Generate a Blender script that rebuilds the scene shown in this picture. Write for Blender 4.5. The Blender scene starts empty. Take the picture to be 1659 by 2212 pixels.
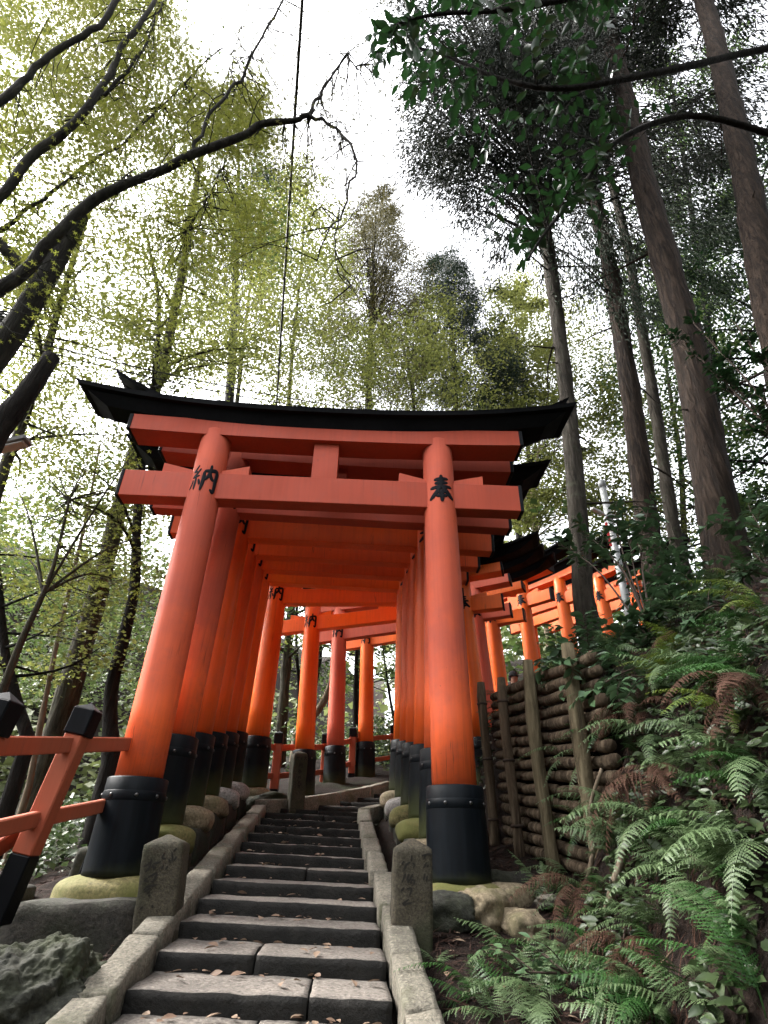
import bpy, math, random
import numpy as np
from mathutils import Vector, Matrix, Euler

# ------------------------------------------------------------------ camera, world, light, exposure
scene = bpy.context.scene
FPX, TH, ROLL = 1237.35, 0.5481, 0.0113          # focal length (px of a 1659 x 2212 frame), pitch, roll
cam_d = bpy.data.cameras.new('camera')
cam_d.sensor_fit = 'VERTICAL'; cam_d.sensor_height = 24.0; cam_d.lens = 24.0 * FPX / 2212.0
cam_d.clip_start = 0.05; cam_d.clip_end = 2000.0
cam = bpy.data.objects.new('camera', cam_d); scene.collection.objects.link(cam)
cam.matrix_world = Matrix.Rotation(math.pi / 2 + TH, 4, 'X') @ Matrix.Rotation(ROLL, 4, 'Z')
scene.camera = cam

SUN_EL, SUN_AZ = math.radians(46), math.radians(-72)   # azimuth from +Y towards +X: from the left, a little ahead
world = bpy.data.worlds.new('World'); scene.world = world; world.use_nodes = True
wn, wl = world.node_tree.nodes, world.node_tree.links
wn.clear()
sky = wn.new('ShaderNodeTexSky'); sky.sky_type = 'NISHITA'; sky.sun_disc = False
sky.sun_elevation = SUN_EL; sky.sun_rotation = SUN_AZ
sky.air_density = 1.0; sky.dust_density = 6.0; sky.ozone_density = 1.0
hsv = wn.new('ShaderNodeHueSaturation'); hsv.inputs['Saturation'].default_value = 0.16   # overcast: almost no blue
bg = wn.new('ShaderNodeBackground'); bg.inputs['Strength'].default_value = 0.15
wo = wn.new('ShaderNodeOutputWorld')
wl.new(sky.outputs[0], hsv.inputs['Color']); wl.new(hsv.outputs[0], bg.inputs['Color']); wl.new(bg.outputs[0], wo.inputs['Surface'])
sun_d = bpy.data.lights.new('sun', 'SUN'); sun_d.energy = 1.5; sun_d.angle = math.radians(24); sun_d.color = (1.0, 0.95, 0.88)
sun = bpy.data.objects.new('sun', sun_d); scene.collection.objects.link(sun)
sdir = Vector((math.sin(SUN_AZ) * math.cos(SUN_EL), math.cos(SUN_AZ) * math.cos(SUN_EL), math.sin(SUN_EL)))
sun.rotation_euler = sdir.to_track_quat('Z', 'Y').to_euler()
vs = scene.view_settings
vs.view_transform = 'Standard'; vs.look = 'None'; vs.gamma = 1.0; vs.use_curve_mapping = False
vs.exposure = 2.95
scene.render.engine = 'CYCLES'
scene.cycles.max_bounces = 5; scene.cycles.diffuse_bounces = 3; scene.cycles.glossy_bounces = 2
scene.cycles.transmission_bounces = 4; scene.cycles.transparent_max_bounces = 4
scene.cycles.use_denoising = True

rng = np.random.default_rng(7)
random.seed(7)
COL = scene.collection
PI = math.pi

# ------------------------------------------------------------------ where a direction of view meets a given distance
def ray(px, py):
    a, b = px - 829.5, py - 1106.0
    x = a * math.cos(ROLL) + b * math.sin(ROLL); y = -a * math.sin(ROLL) + b * math.cos(ROLL)
    u = -y / FPX
    return np.array([x / FPX, math.cos(TH) - math.sin(TH) * u, math.sin(TH) + math.cos(TH) * u])
def at(px, py, Y):
    d = ray(px, py); return d * (Y / d[1])
def atz(px, py, zc): return ray(px, py) * zc
def proj(p):
    X, Y, Z = p; zc = Y * math.cos(TH) + Z * math.sin(TH); u = -Y * math.sin(TH) + Z * math.cos(TH)
    x = FPX * X / zc; y = -FPX * u / zc
    return 829.5 + x * math.cos(ROLL) - y * math.sin(ROLL), 1106 + x * math.sin(ROLL) + y * math.cos(ROLL)

# ------------------------------------------------------------------ noise
def _h(i, j, k, s):
    n = (i * 374761393 + j * 668265263 + k * 2147483647 + s * 974711) & 0xffffffff
    n = ((n ^ (n >> 13)) * 1274126177) & 0xffffffff
    return ((n ^ (n >> 16)) & 0xffff) / 32767.5 - 1.0
def vnoise(p, seed=0):
    p = np.asarray(p, float); i = np.floor(p).astype(np.int64); f = p - i; f = f * f * (3 - 2 * f)
    out = 0
    for dx in (0, 1):
        wx = f[..., 0] if dx else 1 - f[..., 0]
        for dy in (0, 1):
            wy = f[..., 1] if dy else 1 - f[..., 1]
            for dz in (0, 1):
                wz = f[..., 2] if dz else 1 - f[..., 2]
                out = out + wx * wy * wz * _h(i[..., 0] + dx, i[..., 1] + dy, i[..., 2] + dz, seed)
    return out
def fbm(p, seed=0, oct=3):
    p = np.asarray(p, float); s = 0; a = 1.0
    for o in range(oct): s = s + a * vnoise(p * (2 ** o) + 17.3 * o, seed + o); a *= 0.5
    return s
def unit(a): return a / (np.linalg.norm(a, axis=-1, keepdims=True) + 1e-9)
def sstep(a, b, x):
    t = np.clip((np.asarray(x, float) - a) / (b - a), 0, 1); return t * t * (3 - 2 * t)

# ------------------------------------------------------------------ meshes and objects
def mesh_np(name, V, F, smooth=False):
    V = np.ascontiguousarray(V, np.float32); F = np.ascontiguousarray(F, np.int32)
    m = bpy.data.meshes.new(name)
    m.vertices.add(len(V)); m.vertices.foreach_set('co', V.ravel())
    k = F.shape[1]; m.loops.add(F.size); m.loops.foreach_set('vertex_index', F.ravel())
    m.polygons.add(len(F)); m.polygons.foreach_set('loop_start', np.arange(0, F.size, k, dtype=np.int32))
    m.polygons.foreach_set('loop_total', np.full(len(F), k, np.int32))
    if smooth: m.polygons.foreach_set('use_smooth', np.ones(len(F), bool))
    m.update(calc_edges=True); return m
class MB:
    def __init__(s): s.v = []; s.f = []
    def add(s, V, F):
        o = len(s.v); s.v.extend([tuple(map(float, v)) for v in V]); s.f.extend([tuple(int(i) + o for i in f) for f in F])
    def mesh(s, name, smooth=False):
        m = bpy.data.meshes.new(name); m.from_pydata(s.v, [], s.f); m.update()
        if smooth: m.polygons.foreach_set('use_smooth', np.ones(len(m.polygons), bool))
        return m
def obj(name, me, mat=None, parent=None, loc=None, rot=None):
    o = bpy.data.objects.new(name, me); COL.objects.link(o)
    if mat is not None and me is not None and len(me.materials) == 0: me.materials.append(mat)
    if parent is not None: o.parent = parent
    if loc is not None: o.location = loc
    if rot is not None: o.rotation_euler = rot
    return o
def tag(o, label, cat=None, group=None, kind=None):
    o['label'] = label
    if cat: o['category'] = cat
    if group: o['group'] = group
    if kind: o['kind'] = kind
    return o
def thing(name, label, cat, loc=(0, 0, 0), rz=0.0, group=None):
    o = bpy.data.objects.new(name, None); COL.objects.link(o); o.location = loc; o.rotation_euler = (0, 0, rz)
    o.empty_display_size = 0.2
    return tag(o, label, cat, group)
def structure(name, label=None):
    o = bpy.data.objects.new(name, None); COL.objects.link(o); o['kind'] = 'structure'
    if label: o['label'] = label
    return o

def box_vf(sx, sy, sz, c=(0, 0, 0), ch=0.0):
    """box, edges chamfered by ch"""
    hx, hy, hz = sx / 2, sy / 2, sz / 2; c = np.array(c)
    if ch <= 0:
        V = [(x, y, z) for x in (-hx, hx) for y in (-hy, hy) for z in (-hz, hz)]
        F = [(0, 1, 3, 2), (4, 6, 7, 5), (0, 4, 5, 1), (2, 3, 7, 6), (0, 2, 6, 4), (1, 5, 7, 3)]
        return np.array(V) + c, F
    V = []; idx = {}
    for a in (-1, 1):
        for b in (-1, 1):
            for d in (-1, 1):
                for k in range(3):
                    p = [a * (hx - ch), b * (hy - ch), d * (hz - ch)]; p[k] = (a, b, d)[k] * (hx, hy, hz)[k]
                    idx[(a, b, d, k)] = len(V); V.append(p)
    F = []
    for k in range(3):
        i, j = [q for q in range(3) if q != k]
        for s in (-1, 1):
            q = []
            for (m, n) in ((-1, -1), (1, -1), (1, 1), (-1, 1)):
                t = [0, 0, 0]; t[k] = s; t[i] = m; t[j] = n; q.append(idx[(*t, k)])
            flip = (s < 0) ^ (k == 1)
            F.append(tuple(q[::-1] if flip else q))
    for k in range(3):
        i, j = [q for q in range(3) if q != k]
        for m in (-1, 1):
            for n in (-1, 1):
                def g(s, kk):
                    t = [0, 0, 0]; t[k] = s; t[i] = m; t[j] = n; return idx[(*t, kk)]
                F.append((g(-1, i), g(-1, j), g(1, j), g(1, i)))
    for a in (-1, 1):
        for b in (-1, 1):
            for d in (-1, 1): F.append((idx[(a, b, d, 0)], idx[(a, b, d, 1)], idx[(a, b, d, 2)]))
    return np.array(V) + c, F
def fixn(me):
    import bmesh
    b = bmesh.new(); b.from_mesh(me); bmesh.ops.recalc_face_normals(b, faces=b.faces[:]); b.to_mesh(me); b.free(); return me
def box_mesh(name, sx, sy, sz, c=(0, 0, 0), ch=0.01, M=None):
    V, F = box_vf(sx, sy, sz, c, ch)
    if M is not None: V = V @ np.array(M.to_3x3()).T + np.array(M.to_translation())
    b = MB(); b.add(V, F); return fixn(b.mesh(name))
def tube_vf(P, Rr, n=10, caps=True, twist=0.0, wob=0.0, seed=0, ridge=0.0):
    P = np.asarray(P, float); Rr = np.asarray(Rr, float); N = len(P)
    T = np.gradient(P, axis=0); T /= np.linalg.norm(T, axis=1)[:, None] + 1e-9
    up = np.array([0, 0, 1.0]) if abs(T[0][2]) < .9 else np.array([1.0, 0, 0])
    A = np.cross(up, T[0]); A /= np.linalg.norm(A)
    ang = np.linspace(0, 2 * PI, n, endpoint=False); V = np.zeros((N, n, 3))
    for i in range(N):
        A = A - T[i] * (A @ T[i]); A /= np.linalg.norm(A) + 1e-9; B = np.cross(T[i], A)
        V[i] = P[i] + Rr[i] * (np.cos(ang + twist * i)[:, None] * A + np.sin(ang + twist * i)[:, None] * B)
    if wob > 0:
        V = V + (V - P[:, None]) * (wob * fbm(V * 2.5, seed, 2))[..., None]
    if ridge > 0:                                # fibrous bark: long ridges that wander along the stem
        V = V + (V - P[:, None]) * (ridge * fbm(np.stack([V[..., 0] * 13, V[..., 1] * 13, V[..., 2] * .9], -1), seed + 3, 3))[..., None]
    i = np.arange(N - 1)[:, None] * n; j = np.arange(n)[None]
    F = np.stack([i + j, i + (j + 1) % n, i + n + (j + 1) % n, i + n + j], -1).reshape(-1, 4)
    V = V.reshape(-1, 3)
    if caps:
        V = np.vstack([V, P[0], P[-1]]); c0, c1 = N * n, N * n + 1
        jj = np.arange(n); k = (jj + 1) % n
        F = np.vstack([F, np.stack([k, jj, np.full(n, c0), np.full(n, c0)], -1), np.stack([(N - 1) * n + jj, (N - 1) * n + k, np.full(n, c1), np.full(n, c1)], -1)])
    return V, F
def tri_ok(F):  # quads with a doubled last index -> triangles, as python lists
    return [tuple(f[:3]) if f[2] == f[3] else tuple(f) for f in F.tolist()]
def tube_mesh(name, P, Rr, n=10, smooth=True, **k):
    V, F = tube_vf(P, Rr, n, **k); b = MB(); b.add(V, tri_ok(F)); return b.mesh(name, smooth)
def smooth_path(P, n):
    """Catmull-Rom through the rows of P"""
    P = np.asarray(P, float)
    if len(P) < 3: return np.array([P[0] + (P[-1] - P[0]) * t for t in np.linspace(0, 1, n)])
    Q = np.vstack([2 * P[0] - P[1], P, 2 * P[-1] - P[-2]]); out = []
    for t in np.linspace(0, len(P) - 1 - 1e-6, n):
        i = int(t); f = t - i; a, b, c, d = Q[i], Q[i + 1], Q[i + 2], Q[i + 3]
        out.append(.5 * ((2 * b) + (-a + c) * f + (2 * a - 5 * b + 4 * c - d) * f * f + (-a + 3 * b - 3 * c + d) * f ** 3))
    return np.array(out)
def lathe_vf(prof, n=24, c=(0, 0)):
    """prof rows (r, z, cx, cy offset) bottom to top, closed with caps"""
    V = []; N = len(prof)
    for (r, z, ox, oy) in prof:
        for k in range(n):
            a = 2 * PI * k / n; V.append((ox + r * math.cos(a), oy + r * math.sin(a), z))
    F = [(i * n + k, i * n + (k + 1) % n, (i + 1) * n + (k + 1) % n, (i + 1) * n + k) for i in range(N - 1) for k in range(n)]
    V.append((prof[0][2], prof[0][3], prof[0][1])); V.append((prof[-1][2], prof[-1][3], prof[-1][1]))
    for k in range(n):
        F.append(((k + 1) % n, k, N * n)); F.append(((N - 1) * n + k, (N - 1) * n + (k + 1) % n, N * n + 1))
    return V, F
def cube_sphere(n):
    g = np.linspace(-1, 1, n + 1); V = []; F = []
    for ax in range(3):
        for s in (-1, 1):
            o = len(V)
            for i in range(n + 1):
                for j in range(n + 1):
                    p = [0, 0, 0]; p[ax] = s; p[(ax + 1) % 3] = g[i]; p[(ax + 2) % 3] = g[j] * s; V.append(p)
            for i in range(n):
                for j in range(n):
                    a = o + i * (n + 1) + j; F.append((a, a + n + 1, a + n + 2, a + 1))
    return np.array(V, float), F
def merge(me, d=1e-4):
    import bmesh
    b = bmesh.new(); b.from_mesh(me); bmesh.ops.remove_doubles(b, verts=b.verts[:], dist=d); bmesh.ops.recalc_face_normals(b, faces=b.faces[:])
    b.to_mesh(me); b.free(); return me
def boulder_mesh(name, rx, ry, rz, e=2.6, n=14, amp=0.08, freq=2.0, seed=0, oct=3):
    """rounded stone: superellipsoid with noise"""
    V, F = cube_sphere(n)
    nrm = (np.abs(V) ** e).sum(1) ** (1 / e); V = V / nrm[:, None]
    d = 1 + amp * fbm(V * freq + seed * 3.1, seed, oct)
    V = V * d[:, None] * np.array([rx, ry, rz])
    b = MB(); b.add(V, F); m = b.mesh(name, True); return merge(m)
def block_mesh(name, sx, sy, sz, seg=(8, 3, 3), rnd=0.015, amp=0.008, freq=6.0, seed=0, smooth=True):
    """dressed stone or timber block: box with worn edges and uneven faces (origin: centre)"""
    nx, ny, nz = seg; h = np.array([sx, sy, sz]) / 2
    gr = [np.linspace(-1, 1, k + 1) for k in (nx, ny, nz)]; V = []; F = []
    for ax in range(3):
        b, c = (ax + 1) % 3, (ax + 2) % 3
        for s in (-1, 1):
            o = len(V); nb, nc = len(gr[b]), len(gr[c])
            for i in range(nb):
                for j in range(nc):
                    p = [0, 0, 0]; p[ax] = s; p[b] = gr[b][i]; p[c] = gr[c][j]; V.append(p)
            for i in range(nb - 1):
                for j in range(nc - 1):
                    a = o + i * nc + j; q = (a, a + nc, a + nc + 1, a + 1); F.append(q if s > 0 else q[::-1])
    V = np.array(V, float) * h
    inner = np.clip(V, -(h - rnd), h - rnd); d = V - inner; L = np.linalg.norm(d, axis=1); k = L > 1e-9
    V[k] = inner[k] + d[k] / L[k][:, None] * np.minimum(L[k], rnd)[:, None]
    q = V + seed * 7.7
    V = V + amp * np.stack([fbm(q * freq, seed + 1), fbm(q * freq, seed + 5), fbm(q * freq, seed + 9)], -1)
    b = MB(); b.add(V, F); m = b.mesh(name, smooth); return merge(m)

# ------------------------------------------------------------------ materials
def newmat(name):
    m = bpy.data.materials.new(name); m.use_nodes = True; nt = m.node_tree; nt.nodes.clear()
    out = nt.nodes.new('ShaderNodeOutputMaterial'); return m, nt, out
def N(nt, t, **k):
    n = nt.nodes.new(t)
    for a, v in k.items():
        if a in n.bl_rna.properties.keys(): setattr(n, a, v)
        else: n.inputs[a.replace('_', ' ')].default_value = v
    return n
def coords(nt, kind='Object', scale=(1, 1, 1), rand=True):
    tc = N(nt, 'ShaderNodeTexCoord'); mp = N(nt, 'ShaderNodeMapping'); mp.inputs['Scale'].default_value = scale
    if rand and kind == 'Object':
        oi = N(nt, 'ShaderNodeObjectInfo'); vm = N(nt, 'ShaderNodeVectorMath', operation='MULTIPLY_ADD')
        nt.links.new(oi.outputs['Random'], vm.inputs[0]); vm.inputs[1].default_value = (31, 17, 23); nt.links.new(tc.outputs[kind], vm.inputs[2])
        nt.links.new(vm.outputs[0], mp.inputs['Vector'])
    else: nt.links.new(tc.outputs[kind], mp.inputs['Vector'])
    return mp.outputs[0], tc
def noise(nt, vec, scale, detail=4, rough=.55, dist=0.0):
    n = N(nt, 'ShaderNodeTexNoise'); n.inputs['Scale'].default_value = scale; n.inputs['Detail'].default_value = detail
    n.inputs['Roughness'].default_value = rough; n.inputs['Distortion'].default_value = dist
    nt.links.new(vec, n.inputs['Vector']); return n.outputs['Fac']
def ramp(nt, fac, stops):
    r = N(nt, 'ShaderNodeValToRGB'); el = r.color_ramp.elements
    while len(el) < len(stops): el.new(0.5)
    for e, (p, c) in zip(el, stops): e.position = p; e.color = (*c, 1) if len(c) == 3 else c
    nt.links.new(fac, r.inputs['Fac']); return r.outputs['Color']
def g3(v): return (v, v, v)
def mix(nt, fac, a, b, mode='MIX'):
    m = N(nt, 'ShaderNodeMix', data_type='RGBA', blend_type=mode)
    if isinstance(fac, float): m.inputs[0].default_value = fac
    else: nt.links.new(fac, m.inputs[0])
    for s, x in ((6, a), (7, b)):
        if isinstance(x, tuple): m.inputs[s].default_value = (*x, 1)
        else: nt.links.new(x, m.inputs[s])
    return m.outputs[2]
def bump(nt, h, strength, dist=0.02, normal=None):
    b = N(nt, 'ShaderNodeBump'); b.inputs['Strength'].default_value = strength; b.inputs['Distance'].default_value = dist
    nt.links.new(h, b.inputs['Height'])
    if normal is not None: nt.links.new(normal, b.inputs['Normal'])
    return b.outputs[0]
def principled(nt, out, color, rough, normal=None, spec=0.5):
    p = N(nt, 'ShaderNodeBsdfPrincipled')
    for key, v in (('Base Color', color), ('Roughness', rough)):
        if isinstance(v, tuple): p.inputs[key].default_value = (*v, 1)
        elif isinstance(v, (int, float)): p.inputs[key].default_value = v
        else: nt.links.new(v, p.inputs[key])
    p.inputs['Specular IOR Level'].default_value = spec
    if normal is not None: nt.links.new(normal, p.inputs['Normal'])
    nt.links.new(p.outputs[0], out.inputs['Surface']); return p
def sep_z(nt, tc, kind='Object', comp=2):
    s = N(nt, 'ShaderNodeSeparateXYZ'); nt.links.new(tc.outputs[kind], s.inputs[0]); return s.outputs[comp]
def maprange(nt, v, a, b, c=0.0, d=1.0):
    m = N(nt, 'ShaderNodeMapRange'); m.inputs[1].default_value = a; m.inputs[2].default_value = b; m.inputs[3].default_value = c; m.inputs[4].default_value = d
    nt.links.new(v, m.inputs[0]); return m.outputs[0]
def addv(nt, a, b, op='ADD'):
    m = N(nt, 'ShaderNodeMath', operation=op)
    for i, x in enumerate((a, b)):
        if isinstance(x, (int, float)): m.inputs[i].default_value = x
        else: nt.links.new(x, m.inputs[i])
    return m.outputs[0]

def mat_vermilion(name, fresh, faded, rough=.42, repaint=None, fade=.5):
    """painted cypress: faint vertical grain, chalky faded patches; repaint: (z from, z to) under which the paint was renewed"""
    m, nt, out = newmat(name); v, tc = coords(nt); vg, _ = coords(nt, scale=(14, 14, .7))
    n1 = noise(nt, v, 1.3, 4); n2 = noise(nt, vg, 2.0, 5, .6); n3 = noise(nt, v, 26, 3)
    fac = ramp(nt, n1, [(fade - .18, g3(0)), (fade + .2, g3(1))])
    if repaint:
        z = sep_z(nt, tc); zz = addv(nt, z, addv(nt, addv(nt, n1, .5, 'SUBTRACT'), 1.6, 'MULTIPLY'))
        r = maprange(nt, zz, repaint[0], repaint[1], 0.0, 1.0); fac = addv(nt, addv(nt, fac, .35, 'MULTIPLY'), addv(nt, r, .75, 'MULTIPLY')); fac.node.use_clamp = True
    c = mix(nt, fac, fresh, faded)
    c = mix(nt, ramp(nt, n2, [(.3, g3(.26)), (.58, g3(0))]), c, tuple(.6 * x for x in faded))
    c = mix(nt, ramp(nt, n3, [(.2, g3(.8)), (.29, g3(0))]), c, (.06, .02, .012))
    vk, _ = coords(nt, scale=(9, 9, .16)); nk = noise(nt, vk, 2.4, 2, .4); ck = ramp(nt, nk, [(.491, g3(0)), (.499, g3(.7)), (.501, g3(.7)), (.509, g3(0))]); gate_ = ramp(nt, noise(nt, v, 1.7, 2), [(.52, g3(0)), (.6, g3(1))])
    c = mix(nt, addv(nt, ck, gate_, 'MULTIPLY'), c, tuple(.3 * x for x in faded))
    c = mix(nt, ramp(nt, noise(nt, v, 5.5, 5, .65), [(.5, g3(0)), (.75, g3(.45))]), c, tuple(.75 * x + .02 for x in faded))
    hh = addv(nt, n2, addv(nt, n3, .25, 'MULTIPLY'))
    rr = maprange(nt, fac, 0, 1, rough, min(.75, rough + .25))
    principled(nt, out, c, rr, bump(nt, hh, .12, .01), .3); return m
def mat_black(name, col=(.011, .013, .018), rough=.42, algae=None, grain=.12, spec=.12):
    m, nt, out = newmat(name); v, tc = coords(nt); vg, _ = coords(nt, scale=(10, 10, .8))
    n1 = noise(nt, v, 2.2, 4); n2 = noise(nt, vg, 2.5, 5)
    c = mix(nt, ramp(nt, n2, [(.45, g3(0)), (.75, g3(.5))]), col, tuple(x * 2.6 + .001 for x in col))
    if algae:
        z = sep_z(nt, tc); zz = addv(nt, z, addv(nt, addv(nt, n1, .5, 'SUBTRACT'), .5, 'MULTIPLY'))
        c = mix(nt, maprange(nt, zz, algae[1], algae[0], 0.0, .85), c, (.05, .056, .02))
    principled(nt, out, c, maprange(nt, n1, .3, .7, rough - .1, rough + .18), bump(nt, n2, grain, .008), spec); return m
def mat_stone(name, a, b, moss=None, mossamt=.5, rough=.85, bs=.6, fine=60, up_moss=False):
    m, nt, out = newmat(name); v, tc = coords(nt)
    n1 = noise(nt, v, 3.5, 5, .6); n2 = noise(nt, v, fine, 4, .7); n3 = noise(nt, v, 12, 4, .65)
    c = mix(nt, ramp(nt, n1, [(.3, g3(0)), (.7, g3(1))]), a, b)
    c = mix(nt, ramp(nt, n2, [(.35, g3(.75)), (.52, g3(0))]), c, tuple(.35 * x for x in a))
    c = mix(nt, ramp(nt, n2, [(.56, g3(0)), (.72, g3(.7))]), c, tuple(min(1, 1.8 * x) for x in b))
    if moss:
        n4 = noise(nt, v, 2.1, 5, .65, .4)
        f = ramp(nt, n4, [(1 - mossamt - .12, g3(0)), (1 - mossamt + .08, g3(.9))])
        c = mix(nt, f, c, moss)
    hh = addv(nt, addv(nt, n3, .7, 'MULTIPLY'), addv(nt, n2, .5, 'MULTIPLY'))
    principled(nt, out, c, rough, bump(nt, hh, bs, .02), .35); return m
def mat_bark(name, a, b, c3, sx=9.0, strength=.9, lichen=None):
    m, nt, out = newmat(name); tc = N(nt, 'ShaderNodeTexCoord')
    mp = N(nt, 'ShaderNodeMapping'); mp.inputs['Scale'].default_value = (sx, sx, 1.1); nt.links.new(tc.outputs['Object'], mp.inputs['Vector'])
    n1 = noise(nt, mp.outputs[0], 2.0, 6, .65, .6); n0 = noise(nt, tc.outputs['Object'], 1.2, 4)
    c = ramp(nt, n1, [(.36, a), (.5, b), (.64, c3)])
    c = mix(nt, ramp(nt, n0, [(.35, g3(0)), (.7, g3(.5))]), c, tuple(1.5 * x for x in b))
    if lichen: c = mix(nt, ramp(nt, noise(nt, tc.outputs['Object'], 5.0, 5, .7), [(.55, g3(0)), (.68, g3(.75))]), c, lichen)
    principled(nt, out, c, .92, bump(nt, n1, strength, .12), .15); return m
def mat_leaf(name, a, b, trans=.45, rough=.5, tcol=None, spec=.4, nscale=.9):
    """leaf: diffuse/gloss front, light shining through; colour varies from clump to clump and leaf to leaf"""
    m, nt, out = newmat(name); geo = N(nt, 'ShaderNodeNewGeometry'); oi = N(nt, 'ShaderNodeObjectInfo')
    n1 = noise(nt, geo.outputs['Position'], nscale, 3)
    f = addv(nt, addv(nt, geo.outputs['Random Per Island'], .55, 'MULTIPLY'), addv(nt, ramp(nt, n1, [(.3, g3(0)), (.7, g3(1))]), .45, 'MULTIPLY'))
    f = addv(nt, f, addv(nt, addv(nt, oi.outputs['Random'], .5, 'SUBTRACT'), .3, 'MULTIPLY')); f.node.use_clamp = True
    c = mix(nt, f, a, b)
    p = N(nt, 'ShaderNodeBsdfPrincipled'); nt.links.new(c, p.inputs['Base Color']); p.inputs['Roughness'].default_value = rough; p.inputs['Specular IOR Level'].default_value = spec
    if trans > 0:
        t = N(nt, 'ShaderNodeBsdfTranslucent')
        tc_ = mix(nt, f, tuple(tcol[0]), tuple(tcol[1])) if tcol else c
        nt.links.new(tc_, t.inputs['Color'])
        ms = N(nt, 'ShaderNodeMixShader'); ms.inputs[0].default_value = trans
        nt.links.new(p.outputs[0], ms.inputs[1]); nt.links.new(t.outputs[0], ms.inputs[2]); nt.links.new(ms.outputs[0], out.inputs['Surface'])
    else: nt.links.new(p.outputs[0], out.inputs['Surface'])
    return m
def mat_plain(name, col, rough=.6, metal=0.0, spec=.4):
    m, nt, out = newmat(name); v, tc = coords(nt); n1 = noise(nt, v, 8, 4)
    c = mix(nt, ramp(nt, n1, [(.3, g3(0)), (.7, g3(.5))]), col, tuple(.6 * x for x in col))
    p = principled(nt, out, c, rough, bump(nt, n1, .08, .01), spec); p.inputs['Metallic'].default_value = metal; return m
def mat_soil(name):
    m, nt, out = newmat(name); tc = N(nt, 'ShaderNodeTexCoord')
    o = tc.outputs['Object']; n1 = noise(nt, o, 1.6, 5, .6); n2 = noise(nt, o, 22, 5, .7); n3 = noise(nt, o, 70, 3, .7)
    c = mix(nt, ramp(nt, n1, [(.35, g3(0)), (.65, g3(1))]), (.008, .005, .004), (.015, .009, .0065))
    c = mix(nt, ramp(nt, n2, [(.45, g3(0)), (.65, g3(.8))]), c, (.022, .012, .008))
    c = mix(nt, ramp(nt, n3, [(.62, g3(0)), (.7, g3(.8))]), c, (.055, .04, .03))
    c = mix(nt, ramp(nt, noise(nt, o, .55, 4), [(.55, g3(0)), (.68, g3(.6))]), c, (.02, .03, .009))
    principled(nt, out, c, .95, bump(nt, addv(nt, n2, addv(nt, n3, .6, 'MULTIPLY')), .9, .05), .2); return m

VERM = [mat_vermilion('vermilion_old', (.88, .135, .03), (.45, .082, .046), .5, repaint=(1.1, 2.1)),
        mat_vermilion('vermilion', (.82, .115, .014), (.70, .10, .02), .36),
        mat_vermilion('vermilion_bright', (.90, .16, .018), (.82, .14, .02), .3),
        mat_vermilion('vermilion_chalky', (.60, .115, .06), (.54, .12, .075), .55)]
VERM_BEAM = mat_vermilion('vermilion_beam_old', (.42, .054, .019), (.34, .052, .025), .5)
VERM_FENCE = mat_vermilion('vermilion_fence', (.42, .078, .035), (.34, .095, .05), .6)
OCHRE = mat_plain('bare_ochre_paint', (.34, .17, .035), .6)
BLACK = mat_black('black_lacquer', (.0025, .003, .0045), .5)
ROOFB = mat_black('black_roof', (.0014, .0016, .0024), .7, grain=.25, spec=.12)
SLEEVE = mat_black('black_sleeve', (.0028, .0042, .006), .45, algae=(.0, .30))
SLEEVE_F = mat_black('black_sleeve_front', (.0028, .0042, .006), .45, algae=(-.12, .12))
INK = mat_black('ink', (.003, .003, .005), .6)
STEEL = mat_plain('bolt_steel', (.10, .10, .10), .35, .8)
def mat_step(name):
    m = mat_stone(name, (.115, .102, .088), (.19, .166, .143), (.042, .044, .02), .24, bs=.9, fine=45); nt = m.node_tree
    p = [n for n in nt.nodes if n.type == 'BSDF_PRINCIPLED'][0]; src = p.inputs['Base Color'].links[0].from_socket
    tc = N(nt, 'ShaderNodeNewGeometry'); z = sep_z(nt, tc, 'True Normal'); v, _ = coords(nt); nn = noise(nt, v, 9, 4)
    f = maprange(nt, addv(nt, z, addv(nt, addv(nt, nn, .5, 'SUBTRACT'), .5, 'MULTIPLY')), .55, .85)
    nt.links.new(mix(nt, f, mix(nt, ramp(nt, nn, [(.35, g3(0)), (.7, g3(1))]), (.005, .0048, .004), (.014, .0125, .0105)), src), p.inputs['Base Color']); return m  # riser darkness is painted in: shade put into the colour, plus algae grime
STEP = mat_step('worn_granite_shaded_risers')
STEP_OLD = mat_stone('step_granite', (.20, .165, .15), (.30, .25, .225), (.05, .06, .025), .28, bs=.9, fine=45)
KERB = mat_stone('kerb_granite', (.105, .096, .074), (.18, .162, .128), (.052, .057, .025), .35, bs=.9, fine=55)
POST = mat_stone('post_stone', (.036, .031, .02), (.07, .058, .038), (.024, .028, .011), .42, bs=.7, fine=70)
BASES = [mat_stone('base_stone_mossy', (.13, .112, .042), (.20, .17, .075), (.095, .098, .022), .5, bs=.25, fine=40),
         mat_stone('base_stone_tan', (.17, .135, .085), (.25, .20, .13), (.10, .10, .04), .35, bs=.25, fine=40),
         mat_stone('base_stone_pale', (.28, .265, .25), (.36, .34, .32), None, .3, bs=.2, fine=40)]
ROCK = mat_stone('dark_rock', (.016, .017, .013), (.045, .045, .034), (.022, .027, .009), .45, bs=1.0, fine=30)
PLINTH = mat_stone('plinth_stone', (.02, .018, .0145), (.042, .037, .029), (.017, .022, .009), .45, bs=.8, fine=40)
SOIL = mat_soil('forest_soil')
CEDAR = mat_bark('cedar_bark', (0.0045, 0.0028, 0.002), (0.019, 0.012, 0.0082), (0.044, 0.03, 0.021), 9, 1.0)
CEDAR_G = mat_bark('grey_cedar_bark', (0.008, 0.0065, 0.005), (0.03, 0.025, 0.019), (0.06, 0.052, 0.042), 8, .8, (.05, .053, .035))
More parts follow.
